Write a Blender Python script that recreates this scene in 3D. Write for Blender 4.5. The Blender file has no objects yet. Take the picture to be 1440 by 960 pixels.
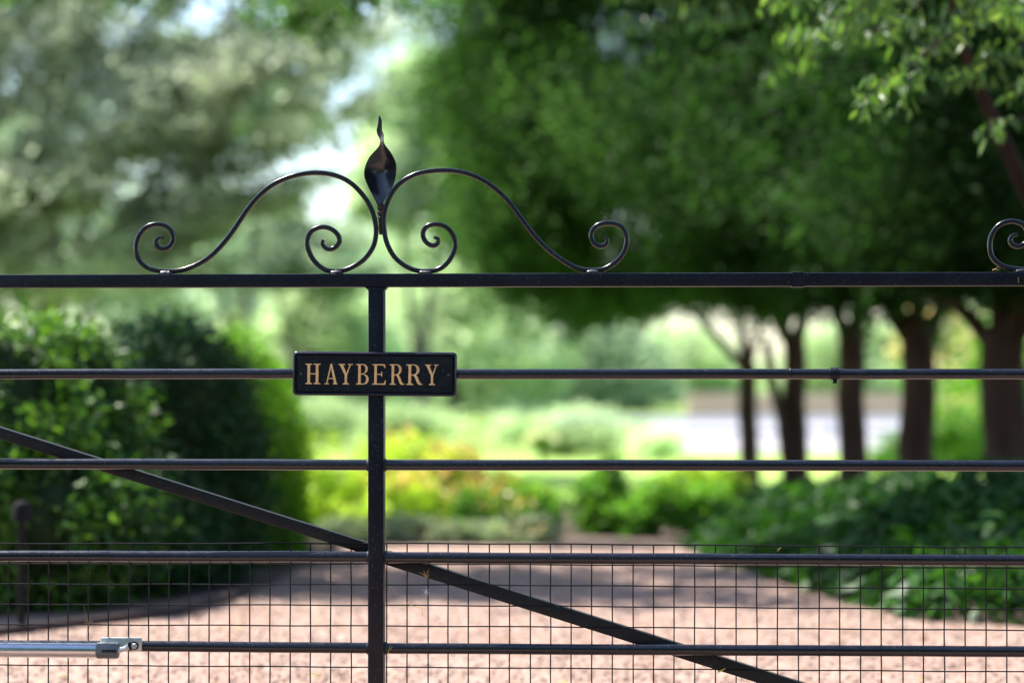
import bpy, bmesh, math, random
import numpy as np
from mathutils import Vector, Matrix

# ------------------------------------------------------------------ camera
SC = bpy.context.scene
COL = SC.collection
FPX = 3400.0                       # focal length in pixels of a 1440 px wide frame (85 mm)
TH = math.atan(50 / FPX)           # slight upward pitch: horizon at row 530
CAMZ = 1.0
cam = bpy.data.cameras.new('camera')
cam.lens = 85.0; cam.sensor_width = 36.0; cam.sensor_fit = 'HORIZONTAL'
cam.clip_start = 0.1; cam.clip_end = 3000
cam.dof.use_dof = True; cam.dof.focus_distance = 5.98; cam.dof.aperture_fstop = 1.65
cam.dof.aperture_blades = 0
co = bpy.data.objects.new('camera', cam); COL.objects.link(co)
co.location = (0, 0, CAMZ); co.rotation_euler = (math.pi / 2 + TH, 0, 0)
SC.camera = co

# ------------------------------------------------------------------ light
SUN_EL, SUN_AZ = math.radians(58), math.radians(-54)     # azimuth from +Y (behind the scene) towards +X
w = bpy.data.worlds.new('World'); SC.world = w; w.use_nodes = True
nt = w.node_tree; bg = nt.nodes['Background']
sky = nt.nodes.new('ShaderNodeTexSky'); sky.sky_type = 'NISHITA'; sky.sun_disc = False
sky.sun_elevation = SUN_EL; sky.sun_rotation = SUN_AZ; sky.dust_density = 0.8; sky.air_density = 1.0; sky.ozone_density = 1.2
nt.links.new(sky.outputs[0], bg.inputs[0]); bg.inputs[1].default_value = 0.10
sl = bpy.data.lights.new('sun', 'SUN'); sl.energy = 4.5; sl.angle = math.radians(0.6); sl.color = (1, 0.95, 0.87)
so = bpy.data.objects.new('sun', sl); COL.objects.link(so)
sd = Vector((math.sin(SUN_AZ) * math.cos(SUN_EL), math.cos(SUN_AZ) * math.cos(SUN_EL), math.sin(SUN_EL)))
so.rotation_euler = sd.to_track_quat('Z', 'Y').to_euler(); so.location = (0, 0, 30)
SC.view_settings.view_transform = 'Standard'; SC.view_settings.look = 'None'
SC.view_settings.gamma = 1.0; SC.view_settings.use_curve_mapping = False
SC.view_settings.exposure = 1.75
cy = SC.cycles
cy.use_denoising = True; cy.max_bounces = 7; cy.diffuse_bounces = 4; cy.glossy_bounces = 3
cy.transmission_bounces = 5; cy.transparent_max_bounces = 4; cy.sample_clamp_indirect = 6
cy.use_adaptive_sampling = False
cy.caustics_reflective = False; cy.caustics_refractive = False

# ------------------------------------------------------------------ helpers
def P(px, py, Y):
    """point seen at pixel (px,py) of the 1440x960 frame, at depth Y"""
    c, s = math.cos(TH), math.sin(TH)
    x, v = px - 720, 480 - py
    d = Vector((x, FPX * c - v * s, FPX * s + v * c))
    k = Y / d.y
    return Vector((d.x * k, Y, CAMZ + d.z * k))
def G(px, py, z=0.0):
    """ground point under a pixel below the horizon"""
    c, s = math.cos(TH), math.sin(TH)
    x, v = px - 720, 480 - py
    d = Vector((x, FPX * c - v * s, FPX * s + v * c))
    k = (z - CAMZ) / d.z
    return Vector((d.x * k, d.y * k, z))
def tag(o, label=None, cat=None, group=None, kind=None):
    if label: o['label'] = label
    if cat: o['category'] = cat
    if group: o['group'] = group
    if kind: o['kind'] = kind
    return o
def empty(name, loc, rz=0.0, label=None, cat=None, group=None):
    o = bpy.data.objects.new(name, None); COL.objects.link(o)
    o.location = loc; o.rotation_euler = (0, 0, rz); o.empty_display_size = 0.1
    return tag(o, label, cat, group)

class MB:
    """collects geometry as numpy chunks, links it as one mesh object"""
    def __init__(self): self.v = []; self.f = []; self.n = 0; self.a = []
    def add(self, verts, faces, a=0.5):
        verts = np.asarray(verts, float).reshape(-1, 3)
        self.v.append(verts)
        for f in faces: self.f.append(([i + self.n for i in f]))
        self.a += [a] * len(faces)
        self.n += len(verts)
        return self
    def box(self, c, s, rot=None, bev=0.0):
        bm = bmesh.new(); bmesh.ops.create_cube(bm, size=1)
        for v in bm.verts: v.co = Vector((v.co.x * s[0], v.co.y * s[1], v.co.z * s[2]))
        if bev > 0: bmesh.ops.bevel(bm, geom=bm.edges[:], offset=bev, segments=2, affect='EDGES', profile=0.5)
        M = Matrix.Translation(Vector(c)) @ (rot.to_4x4() if rot else Matrix())
        bm.transform(M); self.bm(bm); return self
    def bm(self, bm):
        bm.verts.ensure_lookup_table()
        for i, v in enumerate(bm.verts): v.index = i
        self.add([v.co[:] for v in bm.verts], [[v.index for v in f.verts] for f in bm.faces]); bm.free()
        return self
    def tube(self, pts, rad, n=10, sx=1.0, sy=1.0, up=None, caps=True, phase=0.0):
        pts = [Vector(p) for p in pts]; m = len(pts)
        if not hasattr(rad, '__len__'): rad = [rad] * m
        V = []; F = []
        t0 = (pts[1] - pts[0]).normalized()
        nrm = up.copy() if up else (Vector((0, 1, 0)) if abs(t0.y) < 0.9 else Vector((1, 0, 0)))
        for i, p in enumerate(pts):
            t = (pts[min(i + 1, m - 1)] - pts[max(i - 1, 0)]).normalized()
            if up: nrm = up.copy()
            nrm = (nrm - t * nrm.dot(t)).normalized(); b = t.cross(nrm)
            for k in range(n):
                a = 2 * math.pi * k / n + phase
                V.append(p + nrm * (math.cos(a) * rad[i] * sx) + b * (math.sin(a) * rad[i] * sy))
        for i in range(m - 1):
            for k in range(n):
                k2 = (k + 1) % n
                F.append([i * n + k, i * n + k2, (i + 1) * n + k2, (i + 1) * n + k])
        if caps: F.append(list(range(n))[::-1]); F.append([(m - 1) * n + k for k in range(n)])
        return self.add([v[:] for v in V], F)
    def build(self, name, m, parent=None, smooth=False, loc=None):
        me = bpy.data.meshes.new(name)
        V = np.concatenate(self.v)
        me.from_pydata(V.tolist(), [], self.f); me.materials.append(m)
        if smooth:
            me.polygons.foreach_set('use_smooth', [True] * len(me.polygons))
            try: me.set_sharp_from_angle(angle=math.radians(42))
            except Exception: pass
        me.update()
        o = bpy.data.objects.new(name, me); COL.objects.link(o)
        if parent: o.parent = parent
        if loc is not None: o.location = loc
        return o

def npmesh(name, V, Q, m, parent=None, attr=None, loc=None, smooth=False):
    """fast quad mesh from numpy arrays; attr = per-face value 'v'"""
    me = bpy.data.meshes.new(name)
    me.vertices.add(len(V)); me.vertices.foreach_set('co', V.astype(np.float32).ravel())
    n = len(Q); k = Q.shape[1]
    me.loops.add(n * k); me.loops.foreach_set('vertex_index', Q.astype(np.int32).ravel())
    me.polygons.add(n); me.polygons.foreach_set('loop_start', np.arange(0, n * k, k, dtype=np.int32))
    me.polygons.foreach_set('loop_total', np.full(n, k, dtype=np.int32))
    if smooth: me.polygons.foreach_set('use_smooth', np.ones(n, dtype=bool))
    if attr is not None:
        at = me.attributes.new('v', 'FLOAT', 'FACE'); at.data.foreach_set('value', attr.astype(np.float32))
    me.materials.append(m); me.update(calc_edges=True); me.validate()
    o = bpy.data.objects.new(name, me); COL.objects.link(o)
    if parent: o.parent = parent
    if loc is not None: o.location = loc
    return o

# ------------------------------------------------------------------ materials
def newmat(name):
    m = bpy.data.materials.new(name); m.use_nodes = True
    return m, m.node_tree, m.node_tree.nodes['Principled BSDF']
def ramp(nt, fac, stops):
    r = nt.nodes.new('ShaderNodeValToRGB'); e = r.color_ramp.elements
    e[0].position, e[0].color = stops[0][0], (*stops[0][1], 1)
    e[1].position, e[1].color = stops[-1][0], (*stops[-1][1], 1)
    for p, c in stops[1:-1]:
        x = e.new(p); x.color = (*c, 1)
    if fac is not None: nt.links.new(fac, r.inputs[0])
    return r.outputs[0]
def noise(nt, scale, detail=3, rough=0.5, coord='Object', vec=None):
    n = nt.nodes.new('ShaderNodeTexNoise'); n.inputs['Scale'].default_value = scale
    n.inputs['Detail'].default_value = detail; n.inputs['Roughness'].default_value = rough
    if vec is None:
        tc = nt.nodes.new('ShaderNodeTexCoord'); vec = tc.outputs[coord]
    nt.links.new(vec, n.inputs['Vector'])
    return n.outputs['Fac']
def bump(nt, h, p, strength=0.3, dist=0.01, prev=None):
    b = nt.nodes.new('ShaderNodeBump'); b.inputs['Strength'].default_value = strength; b.inputs['Distance'].default_value = dist
    nt.links.new(h, b.inputs['Height'])
    if prev is not None: nt.links.new(prev, b.inputs['Normal'])
    if p is not None: nt.links.new(b.outputs[0], p.inputs['Normal'])
    return b.outputs[0]
def mixc(nt, fac, a, b):
    m = nt.nodes.new('ShaderNodeMix'); m.data_type = 'RGBA'
    for s, x in ((0, fac), (6, a), (7, b)):
        if isinstance(x, (int, float)): m.inputs[s].default_value = x
        elif isinstance(x, tuple): m.inputs[s].default_value = (*x, 1)
        else: nt.links.new(x, m.inputs[s])
    return m.outputs[2]

def iron(name, base=(0.0030, 0.0036, 0.010), rough=0.3, dust=0.28, spec=0.28, rust=0.0):
    m, t, p = newmat(name)
    n1 = noise(t, 14, 6, 0.7); n2 = noise(t, 170, 3, 0.6); n3 = noise(t, 60, 4, 0.7)
    d = ramp(t, n1, [(0.45, (0, 0, 0)), (0.75, (1, 1, 1))])
    d2 = ramp(t, n2, [(0.60, (0, 0, 0)), (0.72, (1, 1, 1))])
    c = mixc(t, d, base, tuple(min(1, b * 1.8 + 0.004) for b in base))
    mm = t.nodes.new('ShaderNodeMath'); mm.operation = 'MULTIPLY'; mm.inputs[1].default_value = dust
    t.links.new(d2, mm.inputs[0])
    c = mixc(t, mm.outputs[0], c, (0.11, 0.105, 0.10))
    if rust > 0:
        r = ramp(t, n3, [(0.62 - rust * 0.2, (0, 0, 0)), (0.70 - rust * 0.2, (1, 1, 1))])
        c = mixc(t, r, c, (0.14, 0.045, 0.02))
    t.links.new(c, p.inputs['Base Color'])
    rr = t.nodes.new('ShaderNodeMapRange'); rr.inputs[3].default_value = rough - 0.07; rr.inputs[4].default_value = rough + 0.16
    t.links.new(n3, rr.inputs[0]); t.links.new(rr.outputs[0], p.inputs['Roughness'])
    p.inputs['Specular IOR Level'].default_value = spec
    b = bump(t, n1, None, 0.25, 0.002)
    bump(t, n2, p, 0.10, 0.0003, b)
    return m
def leafmat(name, dark, mid, light, trans=0.35, rough=0.42, spec=0.5, yellow=1.0, nscale=1.2, tint=(1.9, 1.9, 0.7)):
    """foliage: colour varies per leaf ('v') and in soft patches"""
    m, t, p = newmat(name)
    a = t.nodes.new('ShaderNodeAttribute'); a.attribute_name = 'v'
    c = ramp(t, a.outputs['Fac'], [(0.0, dark), (0.5, mid), (1.0, light)])
    n = noise(t, nscale, 2)
    hs = t.nodes.new('ShaderNodeHueSaturation'); t.links.new(c, hs.inputs['Color'])
    mr = t.nodes.new('ShaderNodeMapRange'); mr.inputs[1].default_value = 0.3; mr.inputs[2].default_value = 0.7
    mr.inputs[3].default_value = 0.75; mr.inputs[4].default_value = 1.25
    t.links.new(n, mr.inputs[0]); t.links.new(mr.outputs[0], hs.inputs['Value'])
    t.links.new(hs.outputs[0], p.inputs['Base Color'])
    p.inputs['Roughness'].default_value = rough; p.inputs['Specular IOR Level'].default_value = spec
    tr = t.nodes.new('ShaderNodeBsdfTranslucent')
    tc = mixc(t, 1.0, (0, 0, 0), hs.outputs[0])
    g = t.nodes.new('ShaderNodeVectorMath'); g.operation = 'MULTIPLY'
    t.links.new(hs.outputs[0], g.inputs[0]); g.inputs[1].default_value = tint
    t.links.new(g.outputs[0], tr.inputs['Color'])
    mx = t.nodes.new('ShaderNodeMixShader'); mx.inputs[0].default_value = trans
    t.links.new(p.outputs[0], mx.inputs[1]); t.links.new(tr.outputs[0], mx.inputs[2])
    t.links.new(mx.outputs[0], t.nodes['Material Output'].inputs['Surface'])
    return m
def barkmat(name, a, b, scale=9):
    m, t, p = newmat(name)
    tc = t.nodes.new('ShaderNodeTexCoord'); mp = t.nodes.new('ShaderNodeMapping'); mp.inputs['Scale'].default_value = (1, 1, 0.22)
    t.links.new(tc.outputs['Object'], mp.inputs[0])
    n = noise(t, scale, 6, 0.7, vec=mp.outputs[0]); n2 = noise(t, scale * 6, 3, 0.6, vec=mp.outputs[0])
    t.links.new(ramp(t, n, [(0.3, a), (0.7, b)]), p.inputs['Base Color'])
    p.inputs['Roughness'].default_value = 0.9; p.inputs['Specular IOR Level'].default_value = 0.2
    bb = bump(t, n, None, 0.6, 0.03); bump(t, n2, p, 0.4, 0.01, bb)
    return m
def plain(name, c, rough=0.5, metal=0.0, spec=0.5, var=0.0, nscale=20, bmp=0.0):
    m, t, p = newmat(name)
    p.inputs['Roughness'].default_value = rough; p.inputs['Metallic'].default_value = metal; p.inputs['Specular IOR Level'].default_value = spec
    n = noise(t, nscale, 4, 0.6)
    t.links.new(ramp(t, n, [(0.3, tuple(x * (1 - var) for x in c)), (0.7, tuple(min(1, x * (1 + var)) for x in c))]), p.inputs['Base Color'])
    if bmp: bump(t, n, p, bmp, 0.004)
    return m

IRON = iron('black_gloss_paint', dust=0.5)
IRON_TUBE = iron('black_tube_paint', base=(0.003, 0.003, 0.008), rough=0.14, dust=0.4, spec=0.6)
IRON_SCROLL = iron('black_scroll_paint', base=(0.0035, 0.0035, 0.008), rough=0.2, dust=0.4, spec=0.5)
IRON_DULL = iron('weathered_black_paint', base=(0.006, 0.007, 0.008), rough=0.48, dust=0.4)
IRON_LEAF = iron('pewter_black_paint', base=(0.007, 0.007, 0.012), rough=0.22, dust=0.25, spec=0.8)
IRON_RUST = iron('rusting_black_paint', base=(0.015, 0.013, 0.015), rough=0.35, dust=0.3, rust=0.35)
WELD = iron('weld_bead_paint', base=(0.06, 0.06, 0.075), rough=0.35, dust=0.8)
WIRE = plain('black_wire', (0.006, 0.005, 0.008), 0.5, spec=0.2, var=0.5, nscale=25)
SIGNM = iron('sign_black_paint', base=(0.003, 0.004, 0.012), rough=0.17, dust=0.35, spec=0.45)
GOLD = plain('gold_orange_paint', (0.92, 0.50, 0.22), 0.45, spec=0.4, var=0.25, nscale=120, bmp=0.2)
CHROME = plain('polished_steel', (0.62, 0.62, 0.64), 0.22, metal=1.0, var=0.08, nscale=40)
CASTG = plain('cast_grey_alloy', (0.13, 0.14, 0.15), 0.5, metal=0.5, var=0.2, nscale=60, bmp=0.2)
GALV = plain('galvanised_plate', (0.50, 0.53, 0.52), 0.45, metal=0.75, var=0.2, nscale=60)
STRAW = plain('dry_straw', (0.50, 0.30, 0.10), 0.8, var=0.3, nscale=200)
SILK = plain('white_seed_fluff', (0.75, 0.75, 0.75), 0.9)
YLEAF = plain('yellow_fallen_leaf', (0.45, 0.42, 0.06), 0.6)

BARK = barkmat('brown_bark', (0.032, 0.016, 0.011), (0.10, 0.052, 0.038))
BARK_RED = barkmat('reddish_bark', (0.014, 0.008, 0.006), (0.038, 0.020, 0.015))
BARK_GREY = barkmat('grey_bark', (0.06, 0.052, 0.045), (0.15, 0.13, 0.115))

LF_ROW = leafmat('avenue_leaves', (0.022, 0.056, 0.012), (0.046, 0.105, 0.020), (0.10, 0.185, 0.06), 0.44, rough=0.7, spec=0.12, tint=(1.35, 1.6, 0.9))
LF_ROW_SHADED = leafmat('avenue_leaves_shade_in_colour', (0.012, 0.034, 0.008), (0.026, 0.066, 0.013), (0.06, 0.12, 0.035), 0.38, rough=0.7, spec=0.12, tint=(1.3, 1.6, 0.9))  # avenue leaves darkened: shade of the two nearest crowns put into the colour
LF_NEAR = leafmat('near_leaves', (0.03, 0.075, 0.02), (0.06, 0.13, 0.03), (0.12, 0.20, 0.06), 0.4, rough=0.48, spec=0.45)
LF_PALE = leafmat('grey_green_leaves', (0.14, 0.165, 0.11), (0.31, 0.34, 0.25), (0.56, 0.58, 0.50), 0.45, tint=(1.5, 1.6, 1.35), rough=0.55, spec=0.35)
LF_FAR = leafmat('far_tree_leaves', (0.28, 0.36, 0.18), (0.44, 0.54, 0.32), (0.62, 0.70, 0.50), 0.45, tint=(1.5, 1.65, 1.25), rough=0.6, nscale=0.3)  # both far leaf colours are paled in place of haze and strong sunlight
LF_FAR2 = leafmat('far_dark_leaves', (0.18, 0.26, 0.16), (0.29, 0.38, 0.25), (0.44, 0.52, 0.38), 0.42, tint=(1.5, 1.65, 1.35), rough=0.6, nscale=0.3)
LF_LAUREL = leafmat('laurel_leaves', (0.010, 0.034, 0.012), (0.024, 0.075, 0.016), (0.09, 0.20, 0.03), 0.33, rough=0.5, spec=0.3, nscale=3)
LF_YEW = leafmat('dark_hedge_leaves', (0.007, 0.030, 0.009), (0.015, 0.055, 0.013), (0.035, 0.10, 0.022), 0.22, rough=0.5, spec=0.25, nscale=3)
LF_BOX = leafmat('clipped_hedge_leaves', (0.03, 0.095, 0.006), (0.08, 0.20, 0.010), (0.18, 0.34, 0.02), 0.55, spec=0.2, nscale=3, tint=(1.6, 1.8, 0.7))
LF_LIME = leafmat('lime_leaves', (0.24, 0.37, 0.025), (0.36, 0.50, 0.045), (0.50, 0.58, 0.10), 0.5, spec=0.2, nscale=2, tint=(1.5, 1.65, 1.0))
LF_MID = leafmat('bright_green_leaves', (0.05, 0.14, 0.015), (0.12, 0.27, 0.03), (0.25, 0.41, 0.06), 0.48, spec=0.2, nscale=3, tint=(1.4, 1.7, 0.9))
LF_SILVER = leafmat('silver_leaves', (0.10, 0.16, 0.10), (0.18, 0.25, 0.16), (0.34, 0.40, 0.29), 0.3, rough=0.6, nscale=3)
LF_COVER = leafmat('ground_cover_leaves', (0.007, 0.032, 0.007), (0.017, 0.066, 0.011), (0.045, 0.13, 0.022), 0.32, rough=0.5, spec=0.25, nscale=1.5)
PETAL_Y = leafmat('yellow_flowers', (0.45, 0.30, 0.06), (0.58, 0.40, 0.10), (0.65, 0.48, 0.16), 0.4, tint=(1.2, 1.2, 1), nscale=3)
PETAL_P = leafmat('pale_pink_flowers', (0.5, 0.36, 0.34), (0.62, 0.48, 0.45), (0.75, 0.62, 0.60), 0.4, nscale=3)
PETAL_W = leafmat('white_flowers', (0.6, 0.6, 0.58), (0.7, 0.7, 0.7), (0.8, 0.8, 0.8), 0.3, nscale=3)

# ------------------------------------------------------------------ ground
def ground_mat():
    m, t, p = newmat('meadow_grass')
    n = noise(t, 0.6, 5, 0.6); n2 = noise(t, 30, 3)
    c = ramp(t, n, [(0.3, (0.16, 0.25, 0.05)), (0.55, (0.24, 0.33, 0.09)), (0.75, (0.34, 0.38, 0.16))])
    c = mixc(t, n2, c, (0.10, 0.17, 0.03))
    t.links.new(c, p.inputs['Base Color']); p.inputs['Roughness'].default_value = 0.9; p.inputs['Specular IOR Level'].default_value = 0.1
    bump(t, n2, p, 0.5, 0.03)
    return m
def gravel_mat(name='pink_gravel'):
    m, t, p = newmat(name)
    tc = t.nodes.new('ShaderNodeTexCoord')
    v = t.nodes.new('ShaderNodeTexVoronoi'); v.inputs['Scale'].default_value = 42; t.links.new(tc.outputs['Object'], v.inputs['Vector'])
    v2 = t.nodes.new('ShaderNodeTexVoronoi'); v2.inputs['Scale'].default_value = 95; t.links.new(tc.outputs['Object'], v2.inputs['Vector'])
    sep = t.nodes.new('ShaderNodeSeparateColor'); t.links.new(v.outputs['Color'], sep.inputs[0])
    c = ramp(t, sep.outputs[0], [(0.0, (0.20, 0.122, 0.092)), (0.35, (0.25, 0.162, 0.126)), (0.7, (0.29, 0.20, 0.162)), (1.0, (0.34, 0.255, 0.218))])
    n = noise(t, 1.7, 4, 0.6)
    c2 = mixc(t, ramp(t, n, [(0.42, (0, 0, 0)), (0.7, (0.55, 0.55, 0.55))]), c, (0.22, 0.135, 0.10))
    t.links.new(c2, p.inputs['Base Color']); p.inputs['Roughness'].default_value = 0.85; p.inputs['Specular IOR Level'].default_value = 0.25
    inv = t.nodes.new('ShaderNodeMath'); inv.operation = 'SUBTRACT'; inv.inputs[0].default_value = 1; t.links.new(v.outputs['Distance'], inv.inputs[1])
    inv2 = t.nodes.new('ShaderNodeMath'); inv2.operation = 'SUBTRACT'; inv2.inputs[0].default_value = 1; t.links.new(v2.outputs['Distance'], inv2.inputs[1])
    b = bump(t, inv.outputs[0], None, 0.8, 0.010); b = bump(t, inv2.outputs[0], None, 0.6, 0.006, b)
    bump(t, n, p, 0.5, 0.05, b)
    return m
def sheet(name, pts, z, m, thick=0.0):
    mb = MB(); n = len(pts)
    mb.add([(p[0], p[1], z) for p in pts], [list(range(n))])
    o = mb.build(name, m); o['kind'] = 'structure'; return o
GRASS = ground_mat(); GRAVEL = gravel_mat()
SOIL = plain('dark_bed_soil', (0.07, 0.045, 0.032), 0.95, var=0.5, nscale=12, bmp=0.6)
LAWN = plain('mown_lawn', (0.24, 0.36, 0.08), 0.9, spec=0.1, var=0.35, nscale=5, bmp=0.4)
ROADM = plain('pale_concrete_road', (0.27, 0.255, 0.265), 0.8, var=0.12, nscale=1.5)

sheet('ground', [(-1500, -200), (1500, -200), (1500, 2200), (-1500, 2200)], 0.0, GRASS)
sheet('garden_soil', [(-12, 8.6), (14, 8.6), (14, 19.5), (-12, 19.5)], 0.004, SOIL)
sheet('lawn', [(-9, 19.5), (12, 19.5), (14, 31), (-9, 31)], 0.006, LAWN)
g = lambda a, b: G(a, b)
dr = [(-9, -9), (9, -9), (9, 9.4)] + [(g(a, b).x, g(a, b).y) for a, b in
     [(1440, 884), (1290, 876), (1190, 850), (1090, 818), (1000, 788), (955, 771), (720, 768), (480, 770), (430, 793), (330, 832), (250, 846), (0, 862)]] + [(-9, 10.1)]
dr = [(-9, 4.6), (9, 4.6)] + dr[2:]
sheet('added_lane', [(-60, -7), (60, -7), (60, 4.6), (-60, 4.6)], 0.008, plain('worn_asphalt', (0.05, 0.05, 0.052), 0.9, var=0.25, nscale=25, bmp=0.4))  # unseen asphalt, added so the iron reflects dark ground
sheet('gravel_drive', dr, 0.010, GRAVEL)
sheet('road', [(1.6, 32), (40, 32), (60, 56), (3.2, 56)], 0.010, ROADM)

rng = np.random.default_rng(7)
# loose stones on the drive (stuff)
def stones():
    n = 15000
    ph = (1 + 5 ** .5) / 2
    ico = np.array([(-1, ph, 0), (1, ph, 0), (-1, -ph, 0), (1, -ph, 0), (0, -1, ph), (0, 1, ph), (0, -1, -ph), (0, 1, -ph), (ph, 0, -1), (ph, 0, 1), (-ph, 0, -1), (-ph, 0, 1)], float)
    ico /= np.linalg.norm(ico[0])
    F = np.array([(0, 11, 5), (0, 5, 1), (0, 1, 7), (0, 7, 10), (0, 10, 11), (1, 5, 9), (5, 11, 4), (11, 10, 2), (10, 7, 6), (7, 1, 8), (3, 9, 4), (3, 4, 2), (3, 2, 6), (3, 6, 8), (3, 8, 9), (4, 9, 5), (2, 4, 11), (6, 2, 10), (8, 6, 7), (9, 8, 1)])
    y = rng.uniform(7.0, 13.2, n); x = rng.uniform(-0.235, 0.235, n) * y
    # keep inside the drive
    L = np.interp(y, [7, 9.2, 10.1, 10.9, 12.7, 14], [-3, -1.95, -1.4, -1.25, -1.05, -1.0])
    R = np.interp(y, [7, 9.7, 10.6, 11.8, 13.2, 14], [3, 2.0, 1.45, 1.25, 1.05, 1.0])
    k = (x > L) & (x < R); x, y = x[k], y[k]; n = len(x)
    r = rng.uniform(0.003, 0.009, n)
    sc = r[:, None] * rng.uniform(0.6, 1.3, (n, 3)) * np.array([1, 1, 0.6])
    a = rng.uniform(0, 6.28, n); ca, sa = np.cos(a), np.sin(a)
    V = ico[None] * sc[:, None, :] * rng.uniform(0.85, 1.15, (n, 12, 1))
    X = V[..., 0] * ca[:, None] - V[..., 1] * sa[:, None]; Y = V[..., 0] * sa[:, None] + V[..., 1] * ca[:, None]
    V = np.stack([X + x[:, None], Y + y[:, None], V[..., 2] + 0.010 + r[:, None] * 0.4], -1).reshape(-1, 3)
    Q = (F[None] + (np.arange(n) * 12)[:, None, None]).reshape(-1, 3)
    m, t, p = newmat('loose_stone')
    at = t.nodes.new('ShaderNodeAttribute'); at.attribute_name = 'v'
    t.links.new(ramp(t, at.outputs['Fac'], [(0, (0.17, 0.10, 0.075)), (0.3, (0.23, 0.145, 0.11)), (0.7, (0.30, 0.205, 0.165)), (1, (0.40, 0.32, 0.28))]), p.inputs['Base Color'])
    p.inputs['Roughness'].default_value = 0.8
    o = npmesh('loose_gravel', V, Q, m, attr=np.repeat(rng.uniform(0, 1, n), 20))
    tag(o, 'loose pinkish gravel stones scattered over the drive', 'gravel', kind='stuff')
stones()

# ------------------------------------------------------------------ foliage tools
def snoise(p, scale, seed):
    r = np.random.default_rng(seed); out = np.zeros(len(p))
    for i in range(7):
        k = r.normal(size=3); k /= np.linalg.norm(k); k *= r.uniform(0.6, 1.7) * scale
        out += np.sin(p @ k + r.uniform(0, 6.28))
    return out / 3.0
def leafquads(C, L, wr=0.5, droop=0.3, rs=None, jitter=0.35, up=None):
    """rhombic folded leaves, base at C; droop pulls the tips down"""
    rs = rs or rng; n = len(C)
    d = rs.normal(size=(n, 3)); d[:, 2] = d[:, 2] * 0.7 - droop; d /= np.linalg.norm(d, axis=1)[:, None]
    q = rs.normal(size=(n, 3)); q[:, 2] *= 0.35
    s = np.cross(d, q); s /= np.linalg.norm(s, axis=1)[:, None] + 1e-9
    s[:, 2] *= 0.5
    nn = np.cross(s, d)
    l = (L * rs.uniform(1 - jitter, 1 + jitter, n))[:, None]; w = l * wr * 0.5
    v0 = C; v2 = C + d * l + nn * l * -0.08
    v1 = C + d * l * 0.45 + s * w + nn * w * 0.35; v3 = C + d * l * 0.45 - s * w + nn * w * 0.35
    V = np.stack([v0, v1, v2, v3], 1).reshape(-1, 3)
    return V, np.arange(n * 4).reshape(-1, 4)
def blobpts(blobs, n, seed, shell=0.5, nscale=2.2, thr=-0.35, flat=1.0, fray=0.12, amp=0.45):
    """points in ellipsoids, thinned by noise so that gaps and clumps appear"""
    r = np.random.default_rng(seed); out = []
    vol = np.array([(b[3] * b[4] + b[4] * b[5] + b[3] * b[5]) * (b[6] if len(b) > 6 else 1) for b in blobs]); vol = vol / vol.sum()
    for b, f in zip(blobs, vol):
        m = int(n * f * 1.6) + 4
        d = r.normal(size=(m, 3)); d /= np.linalg.norm(d, axis=1)[:, None]
        rad = r.uniform(0, 1, m) ** (shell) * (1 + r.normal(size=m) * fray)
        rad *= 1 + 0.14 * snoise(d, 4.0, seed + 3)
        p = d * rad[:, None] * np.array(b[3:6]) + np.array(b[:3])
        out.append(p)
    p = np.concatenate(out)
    nz = snoise(p * np.array([1, 1, flat]), nscale, seed + 11) + amp * snoise(p, nscale * 3.1, seed + 12)
    p = p[nz + r.uniform(-0.15, 0.15, len(p)) > thr]
    if len(p) > n: p = p[r.permutation(len(p))[:n]]
    return p
def foliage(name, pts, L, m, parent=None, wr=0.5, droop=0.3, seed=1, origin=(0, 0, 0), sprig=1):
    r = np.random.default_rng(seed)
    if sprig > 1:
        pts = np.repeat(pts, sprig, 0) + r.normal(size=(len(pts) * sprig, 3)) * L * 0.5
    pts = pts[pts[:, 2] > 0.015]
    V, Q = leafquads(pts - np.array(origin), L, wr, droop, r)
    v = np.clip(0.5 + 0.22 * r.normal(size=len(pts)) + 0.30 * snoise(pts, 2.4, seed + 5), 0, 1)  # leaf-to-leaf tone, plus dappled light put into the colour clump by clump
    return npmesh(name, V, Q, m, parent, attr=v)
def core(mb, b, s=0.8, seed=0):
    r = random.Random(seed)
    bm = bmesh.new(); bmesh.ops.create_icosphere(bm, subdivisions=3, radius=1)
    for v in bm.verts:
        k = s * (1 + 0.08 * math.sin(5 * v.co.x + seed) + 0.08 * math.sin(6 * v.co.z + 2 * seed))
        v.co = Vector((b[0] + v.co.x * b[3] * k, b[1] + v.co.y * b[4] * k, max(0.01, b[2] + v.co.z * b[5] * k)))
    mb.bm(bm)

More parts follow.
